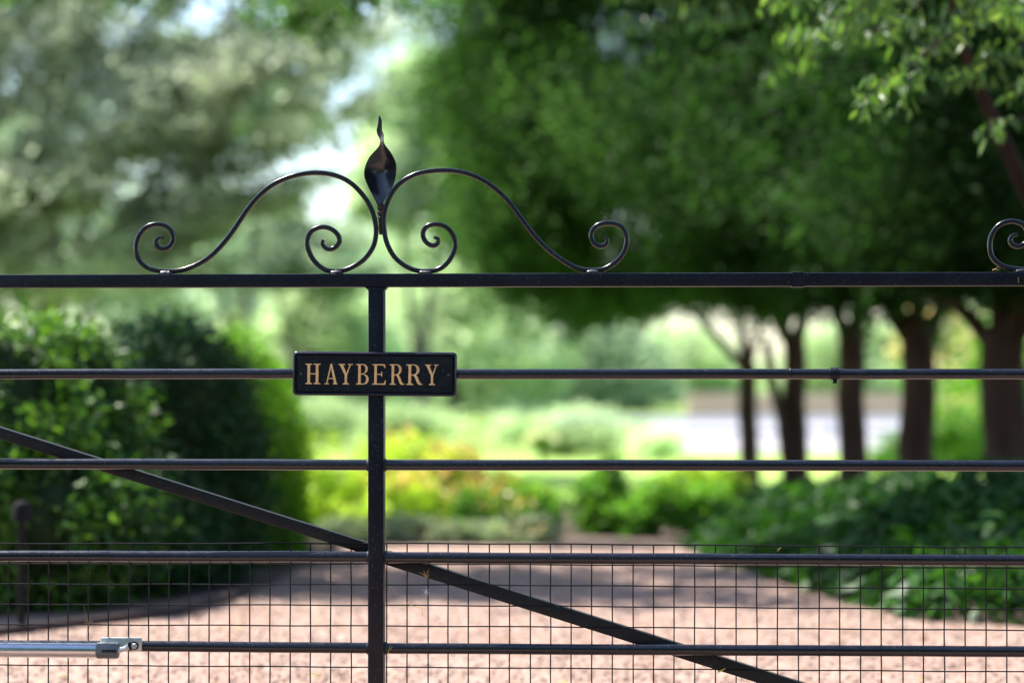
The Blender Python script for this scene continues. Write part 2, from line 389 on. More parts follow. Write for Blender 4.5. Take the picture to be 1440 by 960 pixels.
def bush(name, label, cat, blobs, n, L, m, wr=0.5, droop=0.15, seed=1, shell=0.18, thr=-0.9, group=None, inner=True, fray=0.06, nscale=5, flowers=None, stems=True, cores=0.8):
    bx = sum(b[0] for b in blobs) / len(blobs); by = sum(b[1] for b in blobs) / len(blobs)
    e = empty(name, (bx, by, 0), 0, label, cat, group)
    p = blobpts(blobs, n, seed, shell, nscale, thr, fray=fray)
    foliage('foliage', p, L, m, e, wr, droop, seed, origin=(bx, by, 0))['kind'] = 'stuff'
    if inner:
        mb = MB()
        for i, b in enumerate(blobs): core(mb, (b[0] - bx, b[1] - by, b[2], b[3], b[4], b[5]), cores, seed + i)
        mb.build('light_blocking_core', INNER, e, smooth=True)['kind'] = 'stuff'  # solid dark core added to block light behind the shell of leaves
    else:
        mb = MB(); r = random.Random(seed)
        for b in blobs:
            for k in range(4):
                a = r.uniform(0, 6.28); q = Vector((b[0] - bx + math.cos(a) * b[3] * 0.5, b[1] - by + math.sin(a) * b[4] * 0.5, b[2] + b[5] * 0.5))
                q0 = Vector((b[0] - bx, b[1] - by, 0))
                mb.tube([q0, q0.lerp(q, 0.5) + Vector((r.uniform(-.03, .03), 0, 0.03)), q], [0.012, 0.009, 0.004], 5)
        mb.build('stems', BARK, e)['kind'] = 'stuff'
    if flowers:
        fm, fn, fL, fname = flowers; fname = 'flowers'
        pf = blobpts(blobs, fn, seed + 77, 0.05, nscale * 0.8, 0.0, fray=0.08)
        pf = pf[pf[:, 2] > blobs[0][2] * 0.9]
        foliage(fname, pf, fL, fm, e, 0.9, -0.3, seed + 4, origin=(bx, by, 0))['kind'] = 'stuff'
    return e
INNER = plain('dark_bush_core', (0.016, 0.028, 0.012), 0.95, spec=0.05, var=0.5, nscale=8, bmp=0.6)

def B(px, py, Y, rx, rz, ry=None, wgt=1.0):
    """ellipsoid centred at a pixel and depth; radii in pixels of the frame (ry in metres)"""
    c = P(px, py, Y); k = Y / FPX
    return (c.x, c.y, c.z, rx * k, ry if ry else rx * k * 0.9, rz * k, wgt)

# ------------------------------------------------------------------ left bushes
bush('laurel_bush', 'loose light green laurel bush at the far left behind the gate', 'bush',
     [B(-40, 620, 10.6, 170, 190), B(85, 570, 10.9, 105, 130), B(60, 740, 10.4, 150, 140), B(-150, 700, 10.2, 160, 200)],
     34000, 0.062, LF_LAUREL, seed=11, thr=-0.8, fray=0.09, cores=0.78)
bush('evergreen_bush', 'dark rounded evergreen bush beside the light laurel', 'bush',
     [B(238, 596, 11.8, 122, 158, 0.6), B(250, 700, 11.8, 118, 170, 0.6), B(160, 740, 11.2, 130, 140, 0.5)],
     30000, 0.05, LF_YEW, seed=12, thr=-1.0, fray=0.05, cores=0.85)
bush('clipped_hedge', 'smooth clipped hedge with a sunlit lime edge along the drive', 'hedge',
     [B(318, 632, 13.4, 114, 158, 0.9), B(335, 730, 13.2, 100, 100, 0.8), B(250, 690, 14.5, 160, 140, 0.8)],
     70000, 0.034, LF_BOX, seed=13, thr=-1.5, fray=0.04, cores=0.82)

# bollard lamp in front of the laurel
e = empty('garden_bollard', G(30, 893, 0.0), 0, 'slim black bollard standing at the gravel edge by the left bushes', 'bollard')
BOL = plain('matt_black_metal', (0.006, 0.006, 0.007), 0.7, spec=0.15)
mb = MB(); mb.tube([(0, 0, 0), (0, 0, 0.44)], 0.015, 14); mb.build('post', BOL, e, True)
mb = MB(); mb.tube([(0, 0, 0.44), (0, 0, 0.445), (0, 0, 0.50), (0, 0, 0.515), (0, 0, 0.52)], [0.018, 0.036, 0.036, 0.026, 0.005], 18); mb.build('cap', BOL, e, True)
mb = MB(); mb.tube([(0, 0, 0), (0, 0, 0.012)], 0.035, 14); mb.build('base_plate', IRON, e, True)

# timber edging along the left bed
EDGE = plain('stained_timber', (0.035, 0.018, 0.016), 0.8, var=0.3, nscale=8, bmp=0.3)
e = empty('bed_edging', (0, 0, 0), 0, 'low dark red timber board edging the left flower bed', 'edging')
pts = [G(a, b) for a, b in [(-260, 925), (0, 897), (250, 868), (335, 843), (430, 798), (475, 772)]]
mb = MB()
for a, b in zip(pts[:-1], pts[1:]):
    d = b - a; L = d.length; an = math.atan2(d.y, d.x)
    mb.box(((a + b) / 2) + Vector((0, 0, 0.018)), (L - 0.004, 0.022, 0.05), Matrix.Rotation(an, 3, 'Z'), 0.003)
mb.build('board', EDGE, e)
for a in pts[1:-1]:
    mb = MB(); mb.box(a + Vector((0.0, 0.032, 0.012)), (0.035, 0.035, 0.06), None, 0.003); mb.build('peg', EDGE, e)

# ------------------------------------------------------------------ beds at the end of the drive
ML = 'low planting at the end of the drive'
mid = [
 # name, label, category, blobs, n, leaf, material, flowers
 ('lime_shrub', 'lime green shrub immediately right of the clipped hedge', 'shrub', [B(445, 690, 16, 70, 72), B(480, 730, 15.4, 70, 42), B(400, 700, 16.5, 50, 60)], 12000, 0.045, LF_LIME, None),
 ('flowering_shrub', 'lime shrub topped with golden yellow flowers behind the gate upright', 'shrub', [B(560, 668, 17.2, 75, 52), B(540, 715, 16.0, 85, 45), B(625, 690, 17, 60, 55)], 15000, 0.05, LF_LIME, (PETAL_Y, 4500, 0.05, 'flower')),
 ('silver_plant', 'low silvery green mound at the far edge of the gravel', 'plant', [B(500, 752, 14.7, 60, 26), B(585, 748, 14.7, 62, 28), B(660, 752, 14.6, 55, 24)], 9000, 0.04, LF_SILVER, None),
 ('green_shrub', 'dark mid green shrub with yellow flower tips right of the golden flowers', 'shrub', [B(690, 712, 15.8, 60, 45), B(760, 722, 15.6, 52, 40)], 9000, 0.045, LF_MID, (PETAL_Y, 500, 0.05, 'flower')),
 ('pale_plant', 'small pale cream and silver plant between two green shrubs', 'plant', [B(735, 750, 14.6, 48, 26)], 3500, 0.035, LF_SILVER, (PETAL_P, 160, 0.03, 'flower')),
 ('upright_shrub', 'bright green upright shrub with a pointed top in the middle of the bed', 'shrub', [B(845, 715, 15.4, 40, 55), B(858, 690, 15.4, 20, 52), B(890, 735, 15.2, 42, 40)], 9000, 0.045, LF_MID, None),
 ('rounded_shrub', 'bright green rounded shrub next to the upright pointed one', 'shrub', [B(925, 722, 15.2, 45, 48), B(985, 722, 15.4, 48, 45)], 9000, 0.045, LF_MID, None),
 ('yellow_shrub', 'small yellow green shrub behind the rounded shrubs near the thinnest trunk', 'shrub', [B(965, 690, 18.2, 45, 40), B(1015, 685, 18.5, 35, 30)], 7000, 0.045, LF_LIME, None),
 ('white_flowers', 'patch of small white flowers on the far lawn', 'flowers', [B(762, 622, 27, 16, 10)], 1200, 0.05, LF_MID, (PETAL_W, 500, 0.07, 'flower')),
]
for i, (nm, lb, ct, bl, n, L, m, fl) in enumerate(mid):
    bush(nm, lb, ct, bl, n, L, m, seed=40 + i * 3, shell=0.35, thr=-0.55, inner=False, fray=0.14, nscale=7, flowers=fl)
# shrubs beyond the trunks, right
bush('garden_shrub', 'tall mid green shrub behind the two thickest trunks', 'shrub', [B(1340, 640, 26, 75, 80), B(1400, 560, 27, 90, 100), B(1260, 660, 25, 45, 45)], 20000, 0.07, LF_MID, seed=81, shell=0.4, thr=-0.5, inner=False, fray=0.15, nscale=3, flowers=(PETAL_P, 500, 0.10, 'flower'))
bush('rose_shrub', 'green shrub with pale pink blossom between the thickest trunks', 'shrub', [B(1330, 500, 32, 70, 70), B(1480, 600, 30, 90, 110)], 12000, 0.09, LF_MID, seed=85, shell=0.4, thr=-0.4, inner=False, fray=0.15, nscale=2.5, flowers=(PETAL_P, 1200, 0.14, 'flower'))

# ground cover under the trees, right: one mass
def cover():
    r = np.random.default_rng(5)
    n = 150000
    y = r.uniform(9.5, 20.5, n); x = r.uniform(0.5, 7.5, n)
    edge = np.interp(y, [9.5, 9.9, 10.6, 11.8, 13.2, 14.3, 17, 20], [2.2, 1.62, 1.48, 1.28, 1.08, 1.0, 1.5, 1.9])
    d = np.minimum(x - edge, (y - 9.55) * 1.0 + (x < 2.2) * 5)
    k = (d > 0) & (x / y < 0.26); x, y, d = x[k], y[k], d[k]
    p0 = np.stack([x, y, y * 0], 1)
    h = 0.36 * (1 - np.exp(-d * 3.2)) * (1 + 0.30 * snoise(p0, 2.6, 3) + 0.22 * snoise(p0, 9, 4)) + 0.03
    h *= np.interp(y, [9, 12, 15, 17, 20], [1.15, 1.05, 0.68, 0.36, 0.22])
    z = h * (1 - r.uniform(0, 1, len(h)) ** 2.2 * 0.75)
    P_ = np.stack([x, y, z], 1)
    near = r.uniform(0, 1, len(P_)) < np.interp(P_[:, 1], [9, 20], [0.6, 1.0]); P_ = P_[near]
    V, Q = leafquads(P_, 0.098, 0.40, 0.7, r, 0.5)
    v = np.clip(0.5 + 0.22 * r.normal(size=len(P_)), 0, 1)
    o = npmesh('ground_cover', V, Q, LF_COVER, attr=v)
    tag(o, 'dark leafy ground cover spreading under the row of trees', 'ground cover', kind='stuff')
cover()

# ------------------------------------------------------------------ avenue trees
def wob(a, b, n, amp, r):
    out = []
    for i in range(n + 1):
        t = i / n; p = a.lerp(b, t)
        if 0 < i < n: p = p + Vector((r.uniform(-amp, amp), r.uniform(-amp, amp), 0))
        out.append(p)
    return out
def tree(name, label, px, Y, dia, forkpy, limbs, crown, n, L, leafm, bark=BARK, seed=1, group=None, thr=-0.35, shell=0.55, nscale=2.6, droop=0.4, wr=0.5, hi=None, flat=1.0, extra=None, cat='tree', base_px=None, amp=0.45):
    r = random.Random(seed)
    b = P(base_px if base_px is not None else px, 600, Y); b.z = 0
    e = empty(name, b, 0, label, cat, group)
    o = Vector(b)
    mb = MB()
    f = P(px, forkpy, Y) - o
    pts = wob(Vector((0, 0, -0.02)), f, 5, dia * 0.12, r)
    mb.tube(pts, [dia * 0.85] + [dia * (0.62 - 0.012 * i) for i in range(1, 6)], 12)
    for (tx, ty, dy, s) in limbs:
        q = P(tx, ty, Y + dy) - o
        a = f - Vector((0, 0, dia * 0.6))
        midp = a.lerp(q, 0.45) + Vector((0, 0, 0.06))
        pp = [a, a.lerp(midp, 0.5) , midp, midp.lerp(q, 0.5) + Vector((r.uniform(-.05, .05), 0, r.uniform(-.03, .06))), q]
        rr = dia * 0.5 * s
        mb.tube(pp, [rr, rr * 0.9, rr * 0.72, rr * 0.5, rr * 0.25], 9)
        for k in range(5):
            t = 0.35 + 0.12 * k; st = midp.lerp(q, t) if t < 1 else q
            en = st + Vector((r.uniform(-.7, .7), r.uniform(-.7, .7), r.uniform(0.1, 0.7)))
            mb.tube(wob(st, en, 3, 0.05, r), [rr * 0.3, rr * 0.22, rr * 0.14, rr * 0.05], 6)
    if extra:
        for (p0, p1, r0) in extra: mb.tube(wob(p0 - o, p1 - o, 4, 0.03, r), [r0, r0 * .95, r0 * .9, r0 * .8, r0 * .7], 9)
    mb.build('trunk', bark, e, True)
    p = blobpts(crown, n, seed, shell, nscale, thr, flat, amp=amp)
    if name == 'garden_tree':
        rs2 = np.random.default_rng(seed + 500); k = p[p[:, 2] < 2.3]
        k = k[rs2.permutation(len(k))[:110]]                      # hanging sprays
        t = rs2.uniform(0, 1, (len(k), 26)); ln = rs2.uniform(0.1, 0.42, len(k))[:, None]; sw = rs2.normal(size=(len(k), 1)) * .12
        hp = np.stack([k[:, None, 0] + sw * t + rs2.normal(size=t.shape) * .03, k[:, None, 1] + rs2.normal(size=t.shape) * .03, k[:, None, 2] - t * ln], -1).reshape(-1, 3)
        p = np.concatenate([p, hp])
    foliage('crown', p, L, leafm, e, wr, droop, seed, origin=tuple(b))['kind'] = 'stuff'
    return e
GR = 'row of trees along the right side of the drive'
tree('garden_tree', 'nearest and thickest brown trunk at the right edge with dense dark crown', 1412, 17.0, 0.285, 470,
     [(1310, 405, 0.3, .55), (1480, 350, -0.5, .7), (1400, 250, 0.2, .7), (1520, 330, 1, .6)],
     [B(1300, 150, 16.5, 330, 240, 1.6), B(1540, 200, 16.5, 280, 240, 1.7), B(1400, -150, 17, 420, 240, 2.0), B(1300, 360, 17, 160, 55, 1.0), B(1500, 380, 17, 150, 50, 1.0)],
     170000, 0.075, LF_ROW_SHADED, seed=101, group=GR)
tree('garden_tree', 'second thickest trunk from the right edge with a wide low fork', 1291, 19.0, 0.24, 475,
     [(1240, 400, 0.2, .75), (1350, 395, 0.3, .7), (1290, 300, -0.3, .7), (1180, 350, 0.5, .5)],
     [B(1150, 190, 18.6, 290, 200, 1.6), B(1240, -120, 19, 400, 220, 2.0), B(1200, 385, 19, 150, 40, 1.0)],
     140000, 0.072, LF_ROW_SHADED, seed=102, group=GR)
tree('garden_tree', 'middle trunk of the row with a narrow fork under the crown', 1197, 20.5, 0.205, 465,
     [(1155, 405, 0.2, .7), (1225, 390, 0.1, .8), (1110, 330, 0.3, .5)],
     [B(1010, 200, 20.3, 260, 190, 1.6), B(1020, -130, 20.5, 330, 210, 1.8), B(1080, 390, 20.5, 140, 42, 1.0)],
     130000, 0.072, LF_ROW, seed=103, group=GR)
tree('garden_tree', 'trunk with a thinner second stem leaning away to its left', 1117, 21.5, 0.18, 480,
     [(1080, 400, 0.2, .6), (1150, 385, 0.1, .8), (1010, 330, 0.3, .55)],
     [B(860, 200, 21.4, 230, 195, 1.6), B(880, -110, 21.5, 290, 200, 1.8), B(960, 385, 21.5, 150, 45, 1.0)],
     125000, 0.072, LF_ROW, seed=104, group=GR,
     extra=[(P(1112, 690, 21.4), P(1078, 480, 21.4), 0.06)])
tree('garden_tree', 'thinnest trunk of the row, farthest from the gate, with a long branch arching left', 1052, 22.5, 0.15, 510,
     [(930, 405, 0.2, .6), (1030, 400, 0.1, .8), (1090, 380, 0.3, .5), (860, 330, 0, .5)],
     [B(760, 190, 22.4, 125, 190, 1.5, 0.8), B(760, -60, 22.5, 180, 170, 1.8, 0.8), B(650, 120, 22.4, 70, 100, 1.0, .25), B(840, 380, 22.3, 170, 72, 1.0), B(690, 345, 22.4, 100, 60, 0.9, .5)],
     110000, 0.072, LF_ROW, seed=105, group=GR, thr=-0.25)

# ------------------------------------------------------------------ pale tree, top left
tree('spreading_tree', 'pale grey green tree with layered drooping branches at the upper left', 75, 26.0, 0.26, 400,
     [(-60, 200, 0, .7), (180, 190, 0.5, .6), (70, 60, 0.3, .8), (330, 130, -0.5, .45), (240, 330, -0.8, .4)],
     [B(60, 60, 26, 330, 90, 2.0), B(320, 120, 25, 230, 60, 1.6), B(90, 190, 25.4, 260, 55, 1.6), B(360, 195, 24.6, 140, 28, 1.2, .7),
      B(70, 285, 25, 240, 60, 1.6), B(230, 310, 24.6, 110, 48, 1.2), B(30, 375, 25.4, 200, 60, 1.5), B(250, 385, 24.6, 130, 28, 1.2, .6),
      B(-160, 200, 26, 220, 260, 2.0), B(130, -90, 26, 380, 120, 2.2), B(450, 30, 25, 150, 60, 1.2, .7), B(440, 255, 24.6, 80, 18, 1.0, .5), B(480, 150, 24.6, 70, 24, 1.0, .5), B(360, 285, 24.8, 90, 22, 1.0, .5), B(300, 235, 25, 90, 22, 1.0, .5)],
     85000, 0.105, LF_PALE, bark=BARK_GREY, seed=201, thr=-0.15, shell=0.5, nscale=2.8, amp=0.9, droop=0.15, wr=0.55, flat=2.2)

# ------------------------------------------------------------------ distant trees
FG = 'pale trees beyond the far lawn'
far = [
 (640, 64, 170, 120, 500, LF_FAR, 'broad pale green far tree seen right of the gate upright'),
 (430, 60, 150, 105, 490, LF_FAR, 'pale green far tree seen left of the gate upright'),
 (800, 70, 140, 95, 505, LF_FAR2, 'darker far tree below the left end of the row crowns'),
 (540, 80, 190, 140, 440, LF_FAR, 'tall pale far tree rising behind the finial'),
 (250, 75, 200, 130, 470, LF_FAR2, 'dull green far tree showing under the pale layered tree'),
 (720, 95, 150, 120, 440, LF_FAR2, 'tall far tree behind the other distant crowns'),
 (960, 110, 110, 50, 515, LF_FAR, 'small pale far tree seen beside the thinnest trunk'),
 (1190, 105, 120, 55, 510, LF_FAR, 'low pale far tree seen between the middle trunks'),
 (90, 46, 230, 170, 300, LF_FAR2, 'large grey green tree standing behind the layered tree at the left'),
 (330, 52, 130, 80, 120, LF_FAR2, 'high grey green crown seen above the left scroll'),
 (590, 50, 90, 150, 240, LF_FAR, 'tall light green tree between the finial and the dark crowns'),
 (420, 58, 110, 60, 360, LF_FAR2, 'grey green crown seen just above the left scroll volute'),
 (300, 66, 120, 60, 330, LF_FAR, 'pale crown seen inside the left scroll arch'),
 (1390, 90, 150, 110, 480, LF_FAR2, 'far tree seen behind the thickest trunk'),
]
for i, (px, Y, rx, rz, cyy, m, lb) in enumerate(far):
    k = Y / FPX
    tree('distant_tree', lb, px, Y, 0.4, 530, [(px - rx * .4, cyy, 0, .5), (px + rx * .4, cyy - 10, 0, .5)],
         [B(px, cyy, Y, rx, rz, rx * k * .8), B(px - rx * .6, cyy + rz * .35, Y - 1, rx * .55, rz * .6, rx * k * .5), B(px + rx * .6, cyy + rz * .3, Y - 1, rx * .55, rz * .65, rx * k * .5), B(px + 10, cyy - rz * .5, Y, rx * .6, rz * .6, rx * k * .5)],
         11000, 0.26, m, bark=BARK_GREY, seed=300 + i, group=FG, thr=(0.0 if Y < 70 and cyy < 400 else -0.4), shell=0.35, nscale=0.9, droop=0.1, wr=0.7, amp=0.8)
for i, (x, y, rr_, lb) in enumerate(((-6.5, -6, 3.6, 'unseen leafy tree added behind the viewer to block sky, to the left'), (0.5, -7.5, 3.8, 'unseen leafy tree added straight behind the viewer to block sky'), (7, -6, 3.6, 'unseen leafy tree added behind the viewer to block sky, to the right'))):
    e = empty('sky_blocking_tree', (x, y, 0), 0, lb, 'tree', 'added trees blocking the sky')  # added out of view to block sky light and darken reflections in the gate
    mb = MB(); mb.tube([(0, 0, 0), (0.1, 0, 1.2), (0, 0.1, 3), (0, 0, 5)], [0.3, 0.24, 0.2, 0.1], 12); mb.build('trunk', BARK, e, True)
    p = blobpts([(x, y, 3.4, rr_, 2.2, 3.2), (x, y, 7.0, rr_ * .85, 2, 2.6), (x - 2, y, 1.2, 2.4, 1.6, 1.3), (x + 2, y, 1.2, 2.4, 1.6, 1.3)], 22000, 800 + i, .4, 1.2, -.9)
    foliage('crown', p, 0.24, LF_ROW, e, 0.6, 0.3, 810 + i, origin=(x, y, 0))['kind'] = 'stuff'
# near low hedge line on the far lawn
bush('far_hedge', 'loose pale hedge line at the back of the lawn left of the white rail', 'hedge',
     [B(560, 595, 36, 90, 30, 0.5), B(700, 600, 37, 80, 24, 0.5), B(440, 590, 35, 80, 35, 0.5), B(820, 592, 42, 60, 22, .5)], 9000, 0.10, LF_FAR, seed=401, shell=0.45, thr=-0.4, nscale=3, fray=0.16, inner=False)

bush('road_shrub', 'loose pale green shrub half hiding the left end of the white rail', 'shrub', [B(850, 612, 30, 60, 26), B(920, 622, 29, 40, 20), B(790, 618, 30, 40, 22)], 7000, 0.08, LF_FAR, seed=411, shell=0.4, thr=-0.2, nscale=5, inner=False, fray=0.15)
# white knee rail and pink brick wall
WHITE = plain('white_painted_timber', (0.74, 0.74, 0.78), 0.5, var=0.05)
e = empty('knee_rail_fence', (4.0, 40, 0), 0, 'low white timber rail fence running behind the tree trunks', 'fence')
mb = MB(); mb.box((2.2, 0, 0.30), (11, 0.09, 0.11), None, 0.008); mb.build('rail', WHITE, e)
mb = MB(); mb.box((2.2, 0, 0.10), (11, 0.05, 0.09), None, 0.008); mb.build('rail', WHITE, e)
for k in range(8):
    mb = MB(); mb.box((-3.2 + k * 1.5, 0.075, 0.17), (0.1, 0.055, 0.36), None, 0.006); mb.build('post', WHITE, e)
def brick():
    m, t, p = newmat('pink_brick')
    b = t.nodes.new('ShaderNodeTexBrick'); tc = t.nodes.new('ShaderNodeTexCoord'); mp = t.nodes.new('ShaderNodeMapping')
    mp.inputs['Rotation'].default_value = (math.pi / 2, 0, 0)
    t.links.new(tc.outputs['Object'], mp.inputs[0]); t.links.new(mp.outputs[0], b.inputs[0])
    b.inputs['Color1'].default_value = (0.74, 0.44, 0.34, 1); b.inputs['Color2'].default_value = (0.80, 0.54, 0.43, 1); b.inputs['Mortar'].default_value = (0.5, 0.46, 0.42, 1)
    b.inputs['Scale'].default_value = 4.4; b.inputs['Mortar Size'].default_value = 0.02
    t.links.new(b.outputs[0], p.inputs['Base Color']); p.inputs['Roughness'].default_value = 0.9
    return m
e = empty('garden_wall', (12.6, 57, 0), 0, 'low pink brick wall across the road far behind the trunks', 'wall')
mb = MB(); mb.box((0, 0, 0.28), (17, 0.22, 0.56)); mb.build('wall_body', brick(), e)
mb = MB(); mb.box((0, 0, 0.59), (17.1, 0.30, 0.055), None, 0.01); mb.build('coping', plain('pale_coping', (0.45, 0.38, 0.33), 0.8, var=.1), e)

# ------------------------------------------------------------------ overhanging near tree, top right
def near_tree():
    r = random.Random(9); rs = np.random.default_rng(99)
    base = P(1600, 600, 11.5); base.z = 0
    e = empty('overhanging_tree', base, 0, 'reddish limbed tree hanging glossy leaves into the upper right corner', 'tree')
    o = Vector(base)
    mb = MB()
    mb.tube([Vector((0, 0, -.02)), Vector((0, 0, .5)), P(1540, 430, 11.5) - o, P(1440, 262, 11.3) - o, P(1395, 165, 11.1) - o, P(1352, 60, 10.8) - o, P(1330, -80, 10.4) - o],
            [0.14, 0.11, 0.075, 0.042, 0.032, 0.022, 0.015], 12)
    mb.tube([P(1540, 430, 11.5) - o, P(1570, 200, 11) - o, P(1560, -100, 10.5) - o], [0.08, 0.06, 0.035], 10)
    mb.build('trunk', BARK_RED, e, True)
    # twigs carrying leaves
    tw = MB(); L = []
    def twig(pts, Y0, Y1, n, spread=0.03, big=1.0):
        P3 = []
        for i, (a, b) in enumerate(pts):
            t = i / (len(pts) - 1); P3.append(P(a, b, Y0 + (Y1 - Y0) * t))
        tw.tube([p - o for p in P3], [0.006 - 0.0045 * i / (len(P3) - 1) for i in range(len(P3))], 6)
        for k in range(n):
            t = r.uniform(0, 1) * (len(P3) - 1); i = min(int(t), len(P3) - 2)
            p = P3[i].lerp(P3[i + 1], t - i) + Vector((r.gauss(0, spread), r.gauss(0, spread), r.gauss(0, spread * .6)))
            L.append((p, big))
    twig([(1340, -60), (1260, -10), (1180, 25), (1110, 40)], 9.2, 8.6, 80, 0.035)
    twig([(1380, 30), (1320, 60), (1270, 95), (1235, 120), (1212, 145)], 9.0, 8.2, 75, 0.03)
    twig([(1330, 40), (1290, 90), (1275, 130), (1268, 155)], 9.0, 8.4, 55, 0.03)
    twig([(1440, -40), (1390, 20), (1330, 30), (1250, 40)], 9.3, 8.8, 110, 0.045)
    twig([(1470, 40), (1420, 70), (1370, 90), (1330, 110)], 9.3, 8.8, 80, 0.045)
    twig([(1480, 150), (1440, 165), (1400, 168), (1388, 185)], 9.0, 8.5, 32, 0.02)
    twig([(1500, 90), (1450, 110), (1425, 130)], 9.2, 8.8, 40, 0.03)
    twig([(1300, -90), (1200, -50), (1120, -20), (1080, 5)], 9.2, 8.7, 80, 0.04)
    twig([(1500, -30), (1440, 0), (1400, 10)], 9.0, 8.6, 60, 0.045)
    for k in range(26):
        a = r.uniform(1150, 1520); b = r.uniform(-220, 40)
        twig([(a + 60, b - 60), (a, b), (a - 50, b + 25)], 9.8, 9.0, 50, 0.05)
    for k in range(12):
        a = r.uniform(900, 1200); b = r.uniform(-160, -20)
        twig([(a + 80, b - 40), (a, b), (a - 60, b + 15)], 12.5, 11.6, 40, 0.05)
    twig([(1120, 10), (1000, 30), (900, 28), (830, 40)], 13.0, 12.4, 85, 0.045)
    twig([(1100, 60), (1010, 60), (940, 85), (890, 95)], 13.0, 12.6, 40, 0.045)
    twig([(1150, 80), (1100, 90), (1060, 110)], 11.0, 10.5, 14, 0.03)
    twig([(1180, -30), (1080, 5), (980, 10), (900, -5)], 12.0, 11.6, 90, 0.06)
    twig([(1240, 40), (1150, 50), (1090, 45)], 11.0, 10.6, 60, 0.05)
    tw.build('twigs', BARK_RED, e)['kind'] = 'stuff'
    n = len(L); C = np.array([p[:] for p, _ in L]) - np.array(o[:])
    # curved leaves: 3 segments folded along the midrib
    d = rs.normal(size=(n, 3)); d[:, 2] = -1.5 + 0.5 * rs.normal(size=n); d /= np.linalg.norm(d, axis=1)[:, None]
    q = rs.normal(size=(n, 3)); s = np.cross(d, q); s /= np.linalg.norm(s, axis=1)[:, None]; nn = np.cross(s, d)
    l = (0.051 * rs.uniform(0.7, 1.35, n))[:, None]; wd = l * 0.42 * 0.5; cur = rs.uniform(-.1, .35, n)[:, None]
    out = []
    for t, wf in ((0, .04), (.3, .9), (.55, 1), (.8, .6), (1, .03)):
        c = C + d * l * t + nn * l * cur * (t ** 2) + np.array([0, 0, -1]) * l * 0.12 * t * t
        out += [c + s * wd * wf + nn * wd * wf * .35, c, c - s * wd * wf + nn * wd * wf * .35]
    V = np.stack(out, 1).reshape(-1, 3)
    f = []
    for k in range(4):
        a = k * 3; f += [(a, a + 1, a + 4, a + 3), (a + 1, a + 2, a + 5, a + 4)]
    Q = (np.array(f)[None] + (np.arange(n) * 15)[:, None, None]).reshape(-1, 4)
    v = np.repeat(np.clip(0.5 + 0.28 * rs.normal(size=n), 0, 1), 8)
    npmesh('leaves', V, Q, LF_NEAR, e, attr=v, smooth=True)['kind'] = 'stuff'
    # high crown above the frame: it shades the far half of the drive and the left bushes
    hb = [(x, y, z, rx, ry, rz) for x, y, z, rx, ry, rz in ((3.2, 13.8, 6.6, 2.2, 1.5, 0.9), (0.9, 14.0, 6.4, 2.1, 1.2, 0.8), (-1.4, 14.0, 6.6, 2.1, 1.2, 0.8), (-3.2, 13.9, 6.4, 1.6, 1.2, 0.8))]
    p = blobpts(hb, 17000, 55, 0.5, 2.5, -0.5, amp=0.8)
    low = [B(420, 10, 15.5, 100, 45, .6), B(500, -20, 15.5, 110, 50, .6), B(200, -40, 15.8, 160, 50, .6), B(620, -30, 15.5, 90, 60, .6), B(30, -25, 15.5, 120, 60, .6)]
    p2 = blobpts(low, 2600, 58, 0.7, 4.5, -0.1, amp=0.9, fray=0.2); p2 = np.repeat(p2, 1, 0)
    foliage('hanging_leaves', p2, 0.085, LF_ROW, e, 0.5, 0.7, 59, origin=tuple(base))['kind'] = 'stuff'
    foliage('crown', p, 0.16, LF_ROW, e, 0.6, 0.3, 56, origin=tuple(base))['kind'] = 'stuff'
    mb = MB()
    for b in hb:
        q = Vector(b[:3]) - o; a = P(1560, -100, 10.5) - o
        mb.tube([a, a.lerp(q, .4) + Vector((0, 0, .5)), q], [0.035, 0.03, 0.012], 8)
    mb.build('limbs', BARK_RED, e, True)['kind'] = 'stuff'
near_tree()

# ------------------------------------------------------------------ THE GATE
SL = -0.0553                                        # the right side of the gate is slightly nearer
GD = Vector((1, SL, 0)).normalized(); GN = Vector((SL, -1, 0)).normalized()   # along the gate / towards the camera
Y0 = 5.993
c0 = P(530, 530, Y0); GO = Vector((c0.x, c0.y, 0))
def gl(px, py, off=0.0):
    """pixel -> (u, z) in the gate's own plane"""
    c, s = math.cos(TH), math.sin(TH)
    x, v = px - 720, 480 - py
    d = Vector((x, FPX * c - v * s, FPX * s + v * c)); o = Vector((0, 0, CAMZ))
    pl = GO + GN * off
    k = (pl - o).dot(GN) / d.dot(GN); h = o + d * k
    return (h - GO).dot(GD), h.z
GRZ = math.atan2(GD.y, GD.x)
gate = empty('metal_gate', GO, GRZ, 'black iron barred gate with scrolled top and wire mesh below', 'gate')
# local frame: x along the gate, -y towards the camera, z up
U0, U1 = -1.62, 3.55
def zpx(py, px=530): return gl(px, py)[1]
zt = zpx(394.5)
mb = MB(); mb.box(((U0 + U1) / 2, 0, zt), (U1 - U0, 0.034, 0.0335), None, 0.003); mb.build('top_rail', IRON, gate, True)
# sleeve joint and clamp
ua = gl(1113, 400)[0]; ub = gl(1131, 400)[0]
mb = MB(); mb.box(((ua + ub) / 2, 0, zt), (ub - ua, 0.0385, 0.0375), None, 0.002); mb.build('sleeve', IRON, gate, True)
railz = {}
for py, rr in ((525.2, 0.0127), (653.5, 0.0135), (783.0, 0.0140), (910.8, 0.0135), (1040, 0.0135)):
    z = zpx(py); railz[py] = z
    for (a, b) in ((U0, -0.018), (0.018, U1)):
        mb = MB(); n = 24
        r_ = random.Random(int(py) + (b > 0)); pts = []
        for i in range(n + 1):
            t = i / n; pts.append((a + (b - a) * t, 0.0, z + 0.0012 * math.sin(3.1 * t + py) + r_.uniform(-.0004, .0004)))
        mb.tube(pts, rr, 20); mb.build('rail', IRON_TUBE, gate, True)
